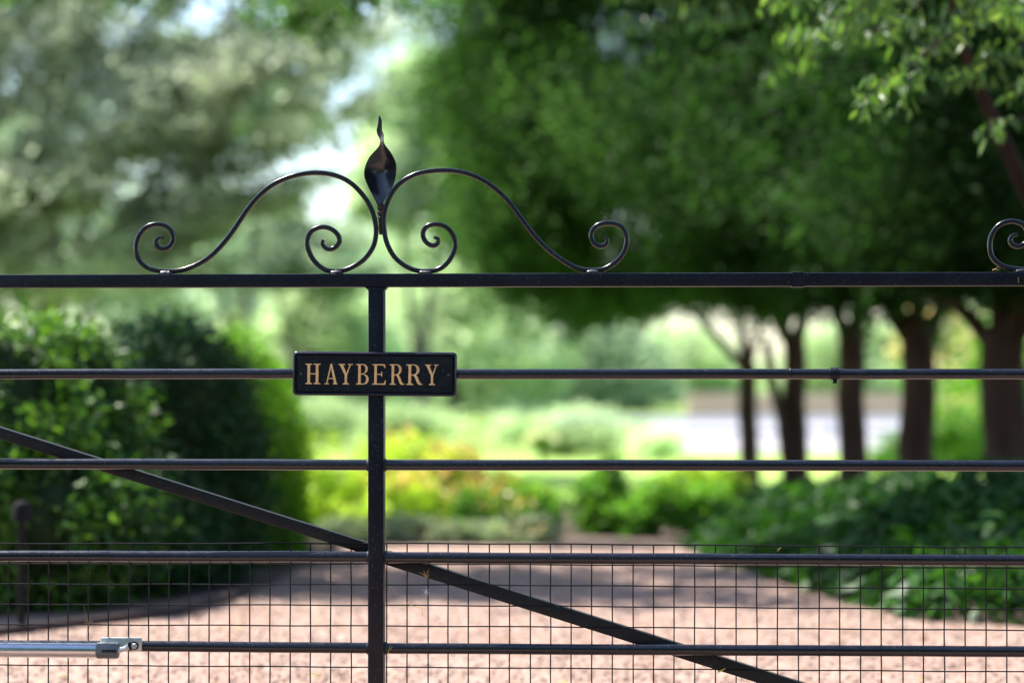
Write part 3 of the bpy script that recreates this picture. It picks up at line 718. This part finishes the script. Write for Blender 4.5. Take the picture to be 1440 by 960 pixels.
# pipe clamp on the second rail
uc = gl(1174, 525)[0]; zc = railz[525.2]
mb = MB(); mb.tube([(uc - 0.011, 0, zc), (uc - 0.010, 0, zc), (uc + 0.010, 0, zc), (uc + 0.011, 0, zc)], [0.0135, 0.0155, 0.0155, 0.0135], 20)
mb.box((uc, -0.002, zc - 0.019), (0.010, 0.010, 0.010), None, 0.001); mb.build('clamp', IRON, gate, True)
uc2 = gl(1112, 525)[0]
mb = MB(); mb.tube([(uc2 - 0.003, 0, zc), (uc2, 0, zc), (uc2 + 0.003, 0, zc)], [0.0125, 0.0136, 0.0125], 20); mb.build('weld', IRON, gate, True)
# uprights
def upright(u, parent=gate):
    mb = MB(); mb.box((u, -0.001, (zt - 0.017 + 0.06) / 2), (0.0395, 0.040, zt - 0.017 - 0.06), None, 0.003); mb.build('upright', IRON, parent, True)
    for sx in (-1, 1):     # small gusset fillets under the top rail
        g2 = MB()
        g2.add([(u + sx * 0.0195, -0.019, zt - 0.017), (u + sx * 0.0275, -0.019, zt - 0.017), (u + sx * 0.0195, -0.019, zt - 0.025), (u + sx * 0.0195, 0.015, zt - 0.017), (u + sx * 0.0275, 0.015, zt - 0.017), (u + sx * 0.0195, 0.015, zt - 0.025)],
               [[0, 1, 2], [3, 5, 4], [0, 3, 4, 1], [1, 4, 5, 2]])
        g2.build('weld', IRON, parent)
upright(0.0); upright(2.10)
for u in (U0 + 0.02, U1 - 0.02):
    mb = MB(); mb.box((u, 0.0, (zt - 0.017 + 0.06) / 2), (0.04, 0.0402, zt - 0.0175 - 0.06), None, 0.003); mb.build('upright', IRON, gate, True)
# weld rings where rails meet the upright
for py, z in railz.items():
    for sx in (-1, 1):
        mb = MB(); mb.tube([(sx * 0.0195, 0, z), (sx * 0.0215, 0, z), (sx * 0.025, 0, z)], [0.0172, 0.0165, 0.0136], 14)
        mb.build('weld', IRON_DULL, gate, True)
# braces (flat bar behind the rails)
def brace(pa, pb, hgt, m=IRON_DULL):
    a = gl(*pa, -0.02); b = gl(*pb, -0.02)
    A = Vector((a[0], 0.0205, a[1])); B_ = Vector((b[0], 0.0205, b[1])); d = B_ - A
    mb = MB(); mb.box((A + B_) / 2, (d.length, 0.008, hgt), Matrix.Rotation(-math.atan2(d.z, d.x), 3, 'Y'), 0.0015)
    # return flange of the angle bar
    nrm = Vector((-d.z, 0, d.x)).normalized()
    mb.box((A + B_) / 2 + Vector((0, 0.0145, 0)) + nrm * (hgt / 2 - 0.003), (d.length - 0.01, 0.021, 0.006), Matrix.Rotation(-math.atan2(d.z, d.x), 3, 'Y'))
    mb.build('brace', m, gate, True)
brace((-330, 505), (519, 772), 0.0285)
brace((541, 783), (1420, 1062), 0.0335)
# wire mesh
def wires():
    mb = MB(); r = random.Random(4); S = 0.0508; rr = 0.0018
    z0 = zpx(764.5, 400); Y_ = 0.019
    for (a, b, sgn) in ((0.0205, U1 - 0.05, 1), (-0.0205, U0 + 0.05, -1)):
        n = int(abs(b - a) / S)
        off = 0.003 if sgn > 0 else (gl(492.5, 800)[0] - a) * -1
        us = [a + sgn * (abs(off) + S * k) for k in range(n)]
        for u in us:
            w1, w2 = r.uniform(-.0009, .0009), r.uniform(-.0009, .0009); lean = r.uniform(-.0012, .0012)
            ztop = z0 + 0.0022 * math.sin(u * 2.3 + 1.0)
            pts = [(u + lean * t + (w1 if i % 2 else w2), Y_ + 0.0005, ztop - 0.62 * t) for i, t in enumerate([0, .08, .2, .35, .5, .65, .8, 1])]
            mb.tube(pts, rr, 6)
        for k in range(13):
            z = z0 - S * k - 0.0006
            m = 40; pts = []
            for i in range(m + 1):
                u = a + (b - a) * i / m
                pts.append((u, Y_ - 0.0022, z + 0.0022 * math.sin(u * 2.3 + 1.0) * max(0.2, 1 - k * .15) + 0.0006 * math.sin(u * 17 + k * 2.1)))
            mb.tube(pts, rr * (1.0 if k else 1.1), 6)
    mb.build('wire_mesh', WIRE, gate, False)
wires()

# scrolls
RS = [(392,655),(412,660),(410,685),(385,695),(355,680),(338,650),(340,620),(360,597),(400,588),(445,598),(480,630),(500,680),(490,730),(460,780),(420,810),(370,822),(310,820),(250,797),(195,752),(160,690),(145,630),(142,560),(155,490),(190,420),(240,370),(310,335),(400,320),(480,320),(560,335),(640,370),(710,420),(770,480),(830,560),(890,640),(960,712),(1040,772),(1110,808),(1180,819),(1240,812),(1300,778),(1340,730),(1357,670),(1345,620),(1310,590),(1250,582),(1200,600),(1178,640),(1190,680),(1220,698),(1250,690),(1258,665),(1243,650)]
LS = [(148,552),(128,555),(118,575),(130,595),(155,600),(180,585),(192,555),(180,520),(150,500),(110,497),(70,515),(42,555),(35,600),(45,645),(80,678),(130,692),(200,694),(270,676),(340,638),(400,580),(450,515),(500,440),(550,380),(610,330),(680,298),(750,282),(820,280),(890,295),(950,330),(1000,385),(1030,440),(1045,500),(1045,550),(1030,600),(990,650),(930,684),(880,694),(830,687),(785,650),(760,600),(757,560),(775,525),(815,508),(855,515),(885,540),(892,570),(870,597),(840,600),(820,580),(825,562)]
def spline(pts, sub=5):
    out = []; n = len(pts)
    for i in range(n - 1):
        p0, p1, p2, p3 = pts[max(i - 1, 0)], pts[i], pts[i + 1], pts[min(i + 2, n - 1)]
        for k in range(sub):
            t = k / sub
            out.append(tuple(0.5 * ((2 * b) + (-a + c) * t + (2 * a - 5 * b + 4 * c - d) * t * t + (-a + 3 * b - 3 * c + d) * t ** 3) for a, b, c, d in zip(p0, p1, p2, p3)))
    out.append(tuple(pts[-1])); return out
def scroll(path, ox, oy, sc):
    q = [gl(ox + x / sc, oy + y / sc) for x, y in path]
    q = spline(q); q = [(u, max(z, zt + 0.0167 + 0.0062)) for u, z in q]
    pts = [Vector((u, 0, z)) for u, z in q]; m = len(pts)
    # smooth once
    pts = [pts[0]] + [(pts[i - 1] + pts[i] * 2 + pts[i + 1]) / 4 for i in range(1, m - 1)] + [pts[-1]]
    rad = [0.0068 * (0.62 + 0.38 * min(1, i / 12, (m - 1 - i) / 12)) for i in range(m)]
    mb = MB(); n = 12
    # squarish bar: superellipse section
    V = []; F = []
    for i, p in enumerate(pts):
        t = (pts[min(i + 1, m - 1)] - pts[max(i - 1, 0)]).normalized(); b = Vector((0, 1, 0)); nn = t.cross(b)
        for k in range(n):
            a = 2 * math.pi * (k + .5) / n; c, s = math.cos(a), math.sin(a)
            cx = math.copysign(abs(c) ** 0.62, c); sx = math.copysign(abs(s) ** 0.62, s)
            V.append((p + nn * cx * rad[i] * 0.9 + b * sx * 0.0078)[:])
    for i in range(m - 1):
        for k in range(n): F.append([i * n + k, i * n + (k + 1) % n, (i + 1) * n + (k + 1) % n, (i + 1) * n + k])
    F.append(list(range(n))[::-1]); F.append([(m - 1) * n + k for k in range(n)])
    mb.add(V, F); return mb
sL = scroll(LS, 180, 150, 3.0).build('scroll', IRON_SCROLL, gate, True)
sR = scroll(RS, 500, 150, 3.555).build('scroll', IRON_SCROLL, gate, True)
du = gl(1391, 350)[0] - gl(191, 350)[0]
def beads(u0, off=0.0):
    mb = MB(); r = random.Random(int(u0 * 100)); 
    pts = [(u0 + (i - 4) * 0.0045, -0.004, zt + 0.0172 + 0.0035 + r.uniform(-.0008, .0008) - 0.00035 * (i - 4) ** 2 * .5) for i in range(9)]
    mb.tube(pts, [0.001, .004, .0055, .005, .0058, .005, .0056, .004, .001], 8, sx=1.5, up=Vector((0, 1, 0)))
    mb.build('weld', WELD, gate, True)
for px in (233, 473, 598, 833): beads(gl(px, 385)[0])
for s in (sL, sR):
    c = s.copy(); COL.objects.link(c); c.location.x += du
beads(gl(233, 385)[0] + du)

# finial: cupped twisted leaf
def finial(parent, ox=0.0):
    prof = [  # py, half width px, twist deg, centre px, cup
        (163.5, 0.9, 35, 534.2, 0), (170, 2.6, 30, 534.6, .2), (178, 3.2, 10, 534.2, .3), (184, 4.2, -20, 533.6, .3), (190, 6.0, -40, 534.2, .4), (195, 5.6, -55, 534.8, .4),
        (200, 4.6, -52, 535.6, .4), (205, 7.0, -44, 536.6, .45), (211, 12.5, -34, 536.8, .5), (219, 18.5, -24, 536.0, .6), (229, 22.2, -14, 535.2, .75), (238, 23.0, -5, 534.6, .95), (247, 22.3, 4, 534.6, .9),
        (257, 19.6, 14, 535, .8), (267, 15.2, 22, 535.5, .7), (277, 9.5, 28, 535.5, .5), (285, 5.2, 34, 535, .3), (291, 3.8, 40, 535, .1)]
    pr = spline([tuple(map(float, p)) for p in prof], 4)
    K = 11; V = []; F = []
    for side in (0, 1):
        for (py, hw, tw, cx, cup) in pr:
            u, z = gl(cx, py); h = hw * 0.001763; a = math.radians(tw)
            for k in range(K):
                s = -1 + 2 * k / (K - 1)
                x = s * h; y = -(1 - s * s) * h * cup * -1.0 * 1.0 + (-0.0 if side == 0 else 0.0026)
                # concave towards the camera, with a fluted rim
                y += 0.0022 * math.sin(3.1 * s + z * 90) * (abs(s)) + (0.006 * max(0, -s - 0.35) * min(1, hw / 15))
                V.append((u + ox + x * math.cos(a) - y * math.sin(a), x * math.sin(a) + y * math.cos(a) - 0.004, z))
    R = len(pr)
    for side in (0, 1):
        for i in range(R - 1):
            for k in range(K - 1):
                q = [side * R * K + i * K + k, side * R * K + i * K + k + 1, side * R * K + (i + 1) * K + k + 1, side * R * K + (i + 1) * K + k]
                F.append(q if side else q[::-1])
    for i in range(R - 1):
        for k in (0, K - 1):
            a, b = i * K + k, (i + 1) * K + k; q = [a, b, b + R * K, a + R * K]; F.append(q if k else q[::-1])
    mb = MB(); mb.add(V, F)
    lf = mb.build('finial_leaf', IRON_LEAF, parent, True)
    mb = MB(); u, z1 = gl(535.3, 288); _, z2 = gl(535.3, 330); u += ox
    mb.tube([(u + .001, -.002, z1 + 0.004), (u + .001, -.002, z1), (u, 0, z1 - .006), (u, 0, (z1 + z2) / 2), (u, 0, z2)], [0.004, 0.0085, 0.0095, 0.0062, 0.004], 10, phase=.4)
    mb.build('finial_stem', IRON_RUST, parent, True)
    mb = MB(); r = random.Random(3)
    for k in range(5):
        zz = z1 - 0.004 - k * 0.013
        mb.tube([(u - .008 + k * .001, -0.006, zz), (u, -0.0085, zz - 0.003 + r.uniform(-.001, .001)), (u + .008 - k * .001, -0.006, zz - .001)], [0.002, .0035, .002], 6)
    mb.build('weld', IRON_RUST, parent, True)
finial(gate); finial(gate, du)

def litter():
    r = np.random.default_rng(21); n = 420
    y = r.uniform(7.6, 13.0, n); x = r.uniform(-0.2, 0.2, n) * y
    L = np.interp(y, [7, 9.2, 10.1, 10.9, 12.7, 14], [-3, -1.95, -1.4, -1.25, -1.05, -1.0]); Rr = np.interp(y, [7, 9.7, 10.6, 11.8, 13.2, 14], [3, 2.0, 1.45, 1.25, 1.05, 1.0])
    k = (x > L) & (x < Rr); C = np.stack([x[k], y[k], np.full(k.sum(), 0.026)], 1); n = len(C)
    a = r.uniform(0, 6.28, n); d = np.stack([np.cos(a), np.sin(a), r.uniform(-.1, .25, n)], 1); sd_ = np.stack([-np.sin(a), np.cos(a), r.uniform(-.3, .3, n)], 1)
    l = r.uniform(0.025, 0.055, n)[:, None]
    V = np.stack([C, C + d * l * .5 + sd_ * l * .22, C + d * l, C + d * l * .5 - sd_ * l * .22], 1).reshape(-1, 3)
    lm = leafmat('dry_leaf_litter', (0.10, 0.045, 0.02), (0.20, 0.11, 0.04), (0.30, 0.24, 0.07), 0.2, rough=0.7)
    tag(npmesh('leaf_litter', V, np.arange(n * 4).reshape(-1, 4), lm, attr=r.uniform(0, 1, n)), 'dry brown leaves scattered on the gravel drive', 'leaf litter', kind='stuff')
litter()

# ------------------------------------------------------------------ name sign
def sign():
    a = gl(411.5, 525, 0.03); b = gl(642.5, 528, 0.03)
    uc = (a[0] + b[0]) / 2; W = b[0] - a[0]
    zt_, zb = gl(527, 494.5, 0.03)[1], gl(527, 556.5, 0.03)[1]; H = zt_ - zb; zc = (zt_ + zb) / 2
    loc = GO + GD * uc + GN * 0.0235 + Vector((0, 0, zc))
    e = empty('name_sign', loc, 0, 'black cast metal house name sign with raised gold letters fixed at the gate upright', 'sign')
    e.rotation_euler = (Matrix.Rotation(GRZ, 3, 'Z') @ Matrix.Rotation(math.radians(0.45), 3, 'Y')).to_euler()
    def rr(w, h, r, n=6):
        out = []
        for cx, cz, a0 in ((w / 2 - r, h / 2 - r, 0), (-w / 2 + r, h / 2 - r, 90), (-w / 2 + r, -h / 2 + r, 180), (w / 2 - r, -h / 2 + r, 270)):
            for k in range(n + 1):
                t = math.radians(a0 + 90 * k / n); out.append((cx + r * math.cos(t), cz + r * math.sin(t)))
        return out
    # profile rings: back edge, rounded outside, flat rim, step down to the recessed panel
    rings = [(0, 0.000, .011), (0, -0.006, .011), (0.0007, -0.0080, .0105), (0.002, -0.0092, .010), (0.0045, -0.0115, .009), (0.0060, -0.0112, .008), (0.0074, -0.0085, .007), (0.0084, -0.0045, .007), (0.0094, -0.0040, .006), (0.0102, -0.0058, .006), (0.0112, -0.0062, .006), (0.0124, -0.0040, .005)]
    V = []; F = []
    for ins, y, r in rings: V += [(x, y, z) for x, z in rr(W - 2 * ins, H - 2 * ins, r)]
    n = 28
    for i in range(len(rings) - 1):
        for k in range(n): F.append([i * n + k, (i + 1) * n + k, (i + 1) * n + (k + 1) % n, i * n + (k + 1) % n])
    F.append([(len(rings) - 1) * n + k for k in range(n)][::-1]); F.append(list(range(n)))
    mb = MB(); mb.add(V, F); mb.build('plate', SIGNM, e, True)
    # lettering
    s = .065
    def arc(cx, cy_, rx, ry, a0, a1, n=8):
        return [(cx + rx * math.cos(math.radians(a0 + (a1 - a0) * k / n)), cy_ + ry * math.sin(math.radians(a0 + (a1 - a0) * k / n))) for k in range(n + 1)]
    GL = {}
    GL['H'] = [[(.02,0),(.34,0),(.34,s),(.25,s+.02),(.25,.47),(.48,.47),(.48,s+.02),(.39,s),(.39,0),(.71,0),(.71,s),(.62,s+.02),(.62,1-s-.02),(.71,1-s),(.71,1),(.39,1),(.39,1-s),(.48,1-s-.02),(.48,.54),(.25,.54),(.25,1-s-.02),(.34,1-s),(.34,1),(.02,1),(.02,1-s),(.11,1-s-.02),(.11,s+.02),(.02,s)]]
    GL['A'] = [[(-.02,0),(.23,0),(.23,s),(.15,s+.01),(.20,.25),(.44,.25),(.48,s+.01),(.41,s),(.41,0),(.68,0),(.68,s),(.64,s+.01),(.39,1),(.29,1),(.07,s+.01),(-.02,s)], [(.22,.32),(.42,.32),(.325,.74)]]
    GL['Y'] = [[(.21,0),(.54,0),(.54,s),(.445,s+.02),(.445,.44),(.62,1-s-.01),(.72,1-s),(.72,1),(.46,1),(.46,1-s),(.54,1-s-.01),(.40,.58),(.25,1-s-.01),(.34,1-s),(.34,1),(.0,1),(.0,1-s),(.07,1-s-.01),(.305,.44),(.305,s+.02),(.21,s)]]
    GL['B'] = [[(.02,0),(.36,0)] + arc(.36,.265,.26,.265,-90,80) + arc(.34,.76,.24,.24,-70,90) + [(.02,1),(.02,1-s),(.11,1-s-.02),(.11,s+.02),(.02,s)],
               [(.25,s+.01)] + arc(.34,.27,.14,.205,-90,90) + [(.25,.475)], [(.25,.55)] + arc(.33,.745,.115,.19,-90,90) + [(.25,.935)]]
    GL['E'] = [[(.02,0),(.66,0),(.68,.23),(.62,.23),(.56,s+.02),(.25,s+.01),(.25,.47),(.42,.47),(.45,.38),(.50,.38),(.50,.65),(.45,.65),(.42,.54),(.25,.54),(.25,1-s-.01),(.54,1-s-.02),(.59,.79),(.65,.79),(.64,1),(.02,1),(.02,1-s),(.11,1-s-.02),(.11,s+.02),(.02,s)]]
    GL['R'] = [[(.02,0),(.34,0),(.34,s),(.25,s+.02),(.25,.45),(.33,.45),(.38,.38),(.49,.09),(.56,.01),(.66,-.005),(.75,.03),(.75,.085),(.69,.075),(.645,.11),(.60,.20),(.53,.40),(.47,.475)] + arc(.36,.735,.25,.265,-50,90) + [(.02,1),(.02,1-s),(.11,1-s-.02),(.11,s+.02),(.02,s)],
               [(.25,.525)] + arc(.34,.73,.13,.205,-90,90) + [(.25,.935)]]
    word = [('H',155,272),('A',300,400),('Y',405,515),('B',538,636),('E',660,765),('R',790,905),('R',915,1042),('Y',1055,1160)]
    k = 1 / 5.335 * 0.001757
    for ch, x0, x1 in word:
        xs = [p[0] for p in GL[ch][0]]; mn, mx_ = min(xs), max(xs)
        cap = 157 * k; sx = (x1 - x0) * k / (mx_ - mn)
        cu = bpy.data.curves.new('letter', 'CURVE'); cu.dimensions = '2D'; cu.fill_mode = 'BOTH'
        for poly in GL[ch]:
            sp = cu.splines.new('POLY'); sp.points.add(len(poly) - 1); sp.use_cyclic_u = True
            for i, (x, y) in enumerate(poly): sp.points[i].co = ((x - mn) * sx, y * cap, 0, 1)
        cu.extrude = 0.0013; cu.bevel_depth = 0.0004; cu.offset = -0.0010
        tmp = bpy.data.objects.new('tmp', cu); COL.objects.link(tmp)
        dg = bpy.context.evaluated_depsgraph_get(); me = bpy.data.meshes.new_from_object(tmp.evaluated_get(dg)); me.name = 'letter'
        bpy.data.objects.remove(tmp); bpy.data.curves.remove(cu)
        me.transform(Matrix.Rotation(math.pi / 2, 4, 'X'))
        me.materials.clear(); me.materials.append(GOLD)
        o = bpy.data.objects.new('letter', me); COL.objects.link(o); o.parent = e
        o.location = ((x0 - 678) * k, -0.0064, -0.5 * cap - 0.0012)
    for px in (-1, 1):
        mb = MB(); c = px * (W / 2 - 0.0205)
        mb.tube([(c, -0.004, -0.001), (c, -0.0062, -0.001), (c, -0.0074, -0.001)], [0.0034, 0.0034, 0.0020], 12, up=Vector((1, 0, 0)))
        mb.build('screw', WELD, e, True)
sign()

# ------------------------------------------------------------------ gate opener ram
def ram():
    a = gl(-420, 914, 0.05); b = gl(137, 914, 0.05)
    o = GO + GD * b[0] + GN * 0.05 + Vector((0, 0, b[1]))
    e = empty('gate_opener_arm', o, GRZ, 'silver gate opener ram bolted to the lowest visible rail at the left', 'gate opener')
    mb = MB(); mb.tube([(a[0] - b[0], 0, 0), (-0.002, 0, 0), (0, 0, 0)], [0.0182, 0.0182, 0.0172], 40); mb.build('tube', CHROME, e, True)
    S = 0.001757
    mb = MB(); mb.tube([(-0.001, 0, 0), (0.0, 0, 0), (0.002, 0, 0), (0.047, 0, 0), (0.052, 0, 0), (0.054, 0, 0)], [0.0180, 0.0192, 0.0198, 0.0198, 0.0185, 0.012], 36); mb.build('end_cap', CASTG, e, True)
    mb = MB(); mb.box((0.033, -0.0195, 0.001), (0.036, 0.0022, 0.006), None, 0.001); mb.build('slot', IRON, e, True)
    mb = MB(); mb.box((0.033, -0.0192, -0.0055), (0.040, 0.0045, 0.0045), None, 0.0015); mb.build('slot_rib', CASTG, e, True)
    mb = MB()      # fork piece between cap and plate
    mb.tube([(0.052, -0.001, 0.001), (0.065, 0.001, 0.004), (0.076, 0.004, 0.009)], [0.010, 0.008, 0.009], 8, sy=.8); mb.build('ball_joint', GALV, e, True)
    mb = MB(); mb.box((0.053, 0.030, 0.0125), (0.104, 0.005, 0.033), None, 0.002); mb.build('mounting_plate', GALV, e, True)
    mb = MB(); mb.tube([(0.087, 0.03, 0.009), (0.087, 0.024, 0.009)], [0.0105, 0.0105], 20, up=Vector((1, 0, 0))); mb.build('washer', IRON_RUST, e, True)
    mb = MB(); mb.tube([(0.087, 0.03, 0.009), (0.087, 0.017, 0.009), (0.087, 0.016, 0.009)], [0.0078, 0.0078, 0.0068], 6, up=Vector((1, 0, 0)));
    mb.tube([(0.087, 0.02, 0.009), (0.087, 0.013, 0.009)], 0.0045, 12, up=Vector((1, 0, 0))); mb.build('bolt', GALV, e, True)
    mb = MB(); mb.box((0.076, 0.022, 0.008), (0.008, 0.012, 0.020), None, 0.001); mb.build('bracket_tab', IRON_RUST, e, True)
ram()

# gate posts, outside the picture to either side, carrying the gate
for u, lb in ((U0 - 0.10, 'square black steel post carrying the hinge side of the gate'), (U1 + 0.09, 'square black steel post at the closing side of the gate')):
    q = GO + GD * u; e = empty('gate_post', q, GRZ, lb, 'post')
    mb = MB(); mb.box((0, 0, 0.72), (0.12, 0.12, 1.44), None, 0.004); mb.build('post', IRON, e, True)
    mb = MB(); mb.box((0, 0, 1.447), (0.14, 0.14, 0.015), None, 0.004); mb.build('cap', IRON, e, True)

# ------------------------------------------------------------------ bits of dry grass caught on the gate
def sprig(px, py, strokes, m, label, nm='dry_grass', cat='dry grass', rad=0.0008, off=0.016, group='dry bits caught on the gate'):
    u, z = gl(px, py, off); o = GO + GD * u + GN * off + Vector((0, 0, z))
    mb = MB()
    for st in strokes:
        pts = [(dx * 0.001757, -0.001 * i, -dy * 0.001757) for i, (dx, dy) in enumerate(st)]
        n = len(pts); mb.tube(pts, [rad * (1.1 - 0.6 * i / (n - 1)) for i in range(n)], 5)
    ob = mb.build(nm, m); ob.location = o; ob.rotation_euler = (0, 0, GRZ); tag(ob, label, cat, group)
sprig(599, 811, [[(0, 0), (-5, -5), (-9, -6)], [(0, 0), (2, -6), (4, -11)], [(0, 0), (-3, -9)], [(1, 1), (5, -4)]], STRAW, 'three pronged tuft of dry grass on the diagonal brace right of the upright')
sprig(549, 826, [[(-2, -3), (3, 3), (6, 6), (9, 14)], [(3, 3), (7, 2), (9, 9)]], STRAW, 'small dry grass hook on the mesh just right of the upright', off=-0.012)
sprig(569, 845, [[(0, 0), (8, 5), (18, 8), (26, 11), (25, 20)], [(18, 8), (28, 9)]], STRAW, 'long bent dry stem lying across two mesh squares', off=-0.012)
sprig(599, 831, [[(0, 0), (-4, 5)], [(0, 0), (3, 6)], [(0, 0), (5, -3)], [(0, 0), (-5, -3)], [(0, 0), (1, -7)], [(0, 0), (-1, 8)], [(0, 0), (6, 3)]], SILK, 'white seed fluff on the mesh under the brace', 'seed_fluff', 'seed fluff', 0.0006, -0.012)
sprig(663, 799, [[(0, -6), (1, 0), (0, 6)]], STRAW, 'single short straw hanging below the fourth rail', off=-0.012)
sprig(547, 912, [[(-3, 8), (0, 2), (2, -6)], [(0, 2), (5, -3)], [(-2, 5), (4, 6)]], YLEAF, 'green yellow leafy sprig at the lowest rail beside the upright')
sprig(1016, 942, [[(-6, 2), (-2, 0), (4, -3)]], YLEAF, 'small yellow leaf on the lower end of the diagonal brace', 'fallen_leaf', 'leaf', 0.0026, -0.012)
sprig(1018, 942, [[(-30, -6), (-24, -3)]], STRAW, 'tiny orange straw beside the small yellow leaf', off=-0.012)
sprig(1096, 772, [[(-3, 3), (2, -3)], [(-1, 2), (-3, -2)]], STRAW, 'orange seed husk caught in the top mesh wire', off=-0.012)
sprig(125, 878, [[(-4, 20), (-2, 4), (0, -4)], [(-2, 4), (3, 20)], [(0, 0), (-6, -20), (-7, -28)]], STRAW, 'wispy dry stems above the opener arm', rad=0.0004, off=-0.012)
sprig(618, 337, [[(-14, -12), (-4, -10), (3, 0), (-6, 2)], [(-4, -10), (6, -4), (8, 12)], [(4, 14), (7, 22)]], STRAW, 'dry seed wisp caught inside the inner curl of the right scroll', rad=0.0005, off=0.006)
sprig(1401, 378, [[(-5, 2), (0, 0), (3, -4)], [(0, 2), (5, 1)]], STRAW, 'dry bud husk on the top rail by the far right scroll', rad=0.0016, off=0.006)
sprig(1432, 394, [[(0, -4), (0, 4)]], YLEAF, 'tiny yellow seed stuck on the top rail at the right edge', 'seed', 'seed', 0.0007, 0.018)
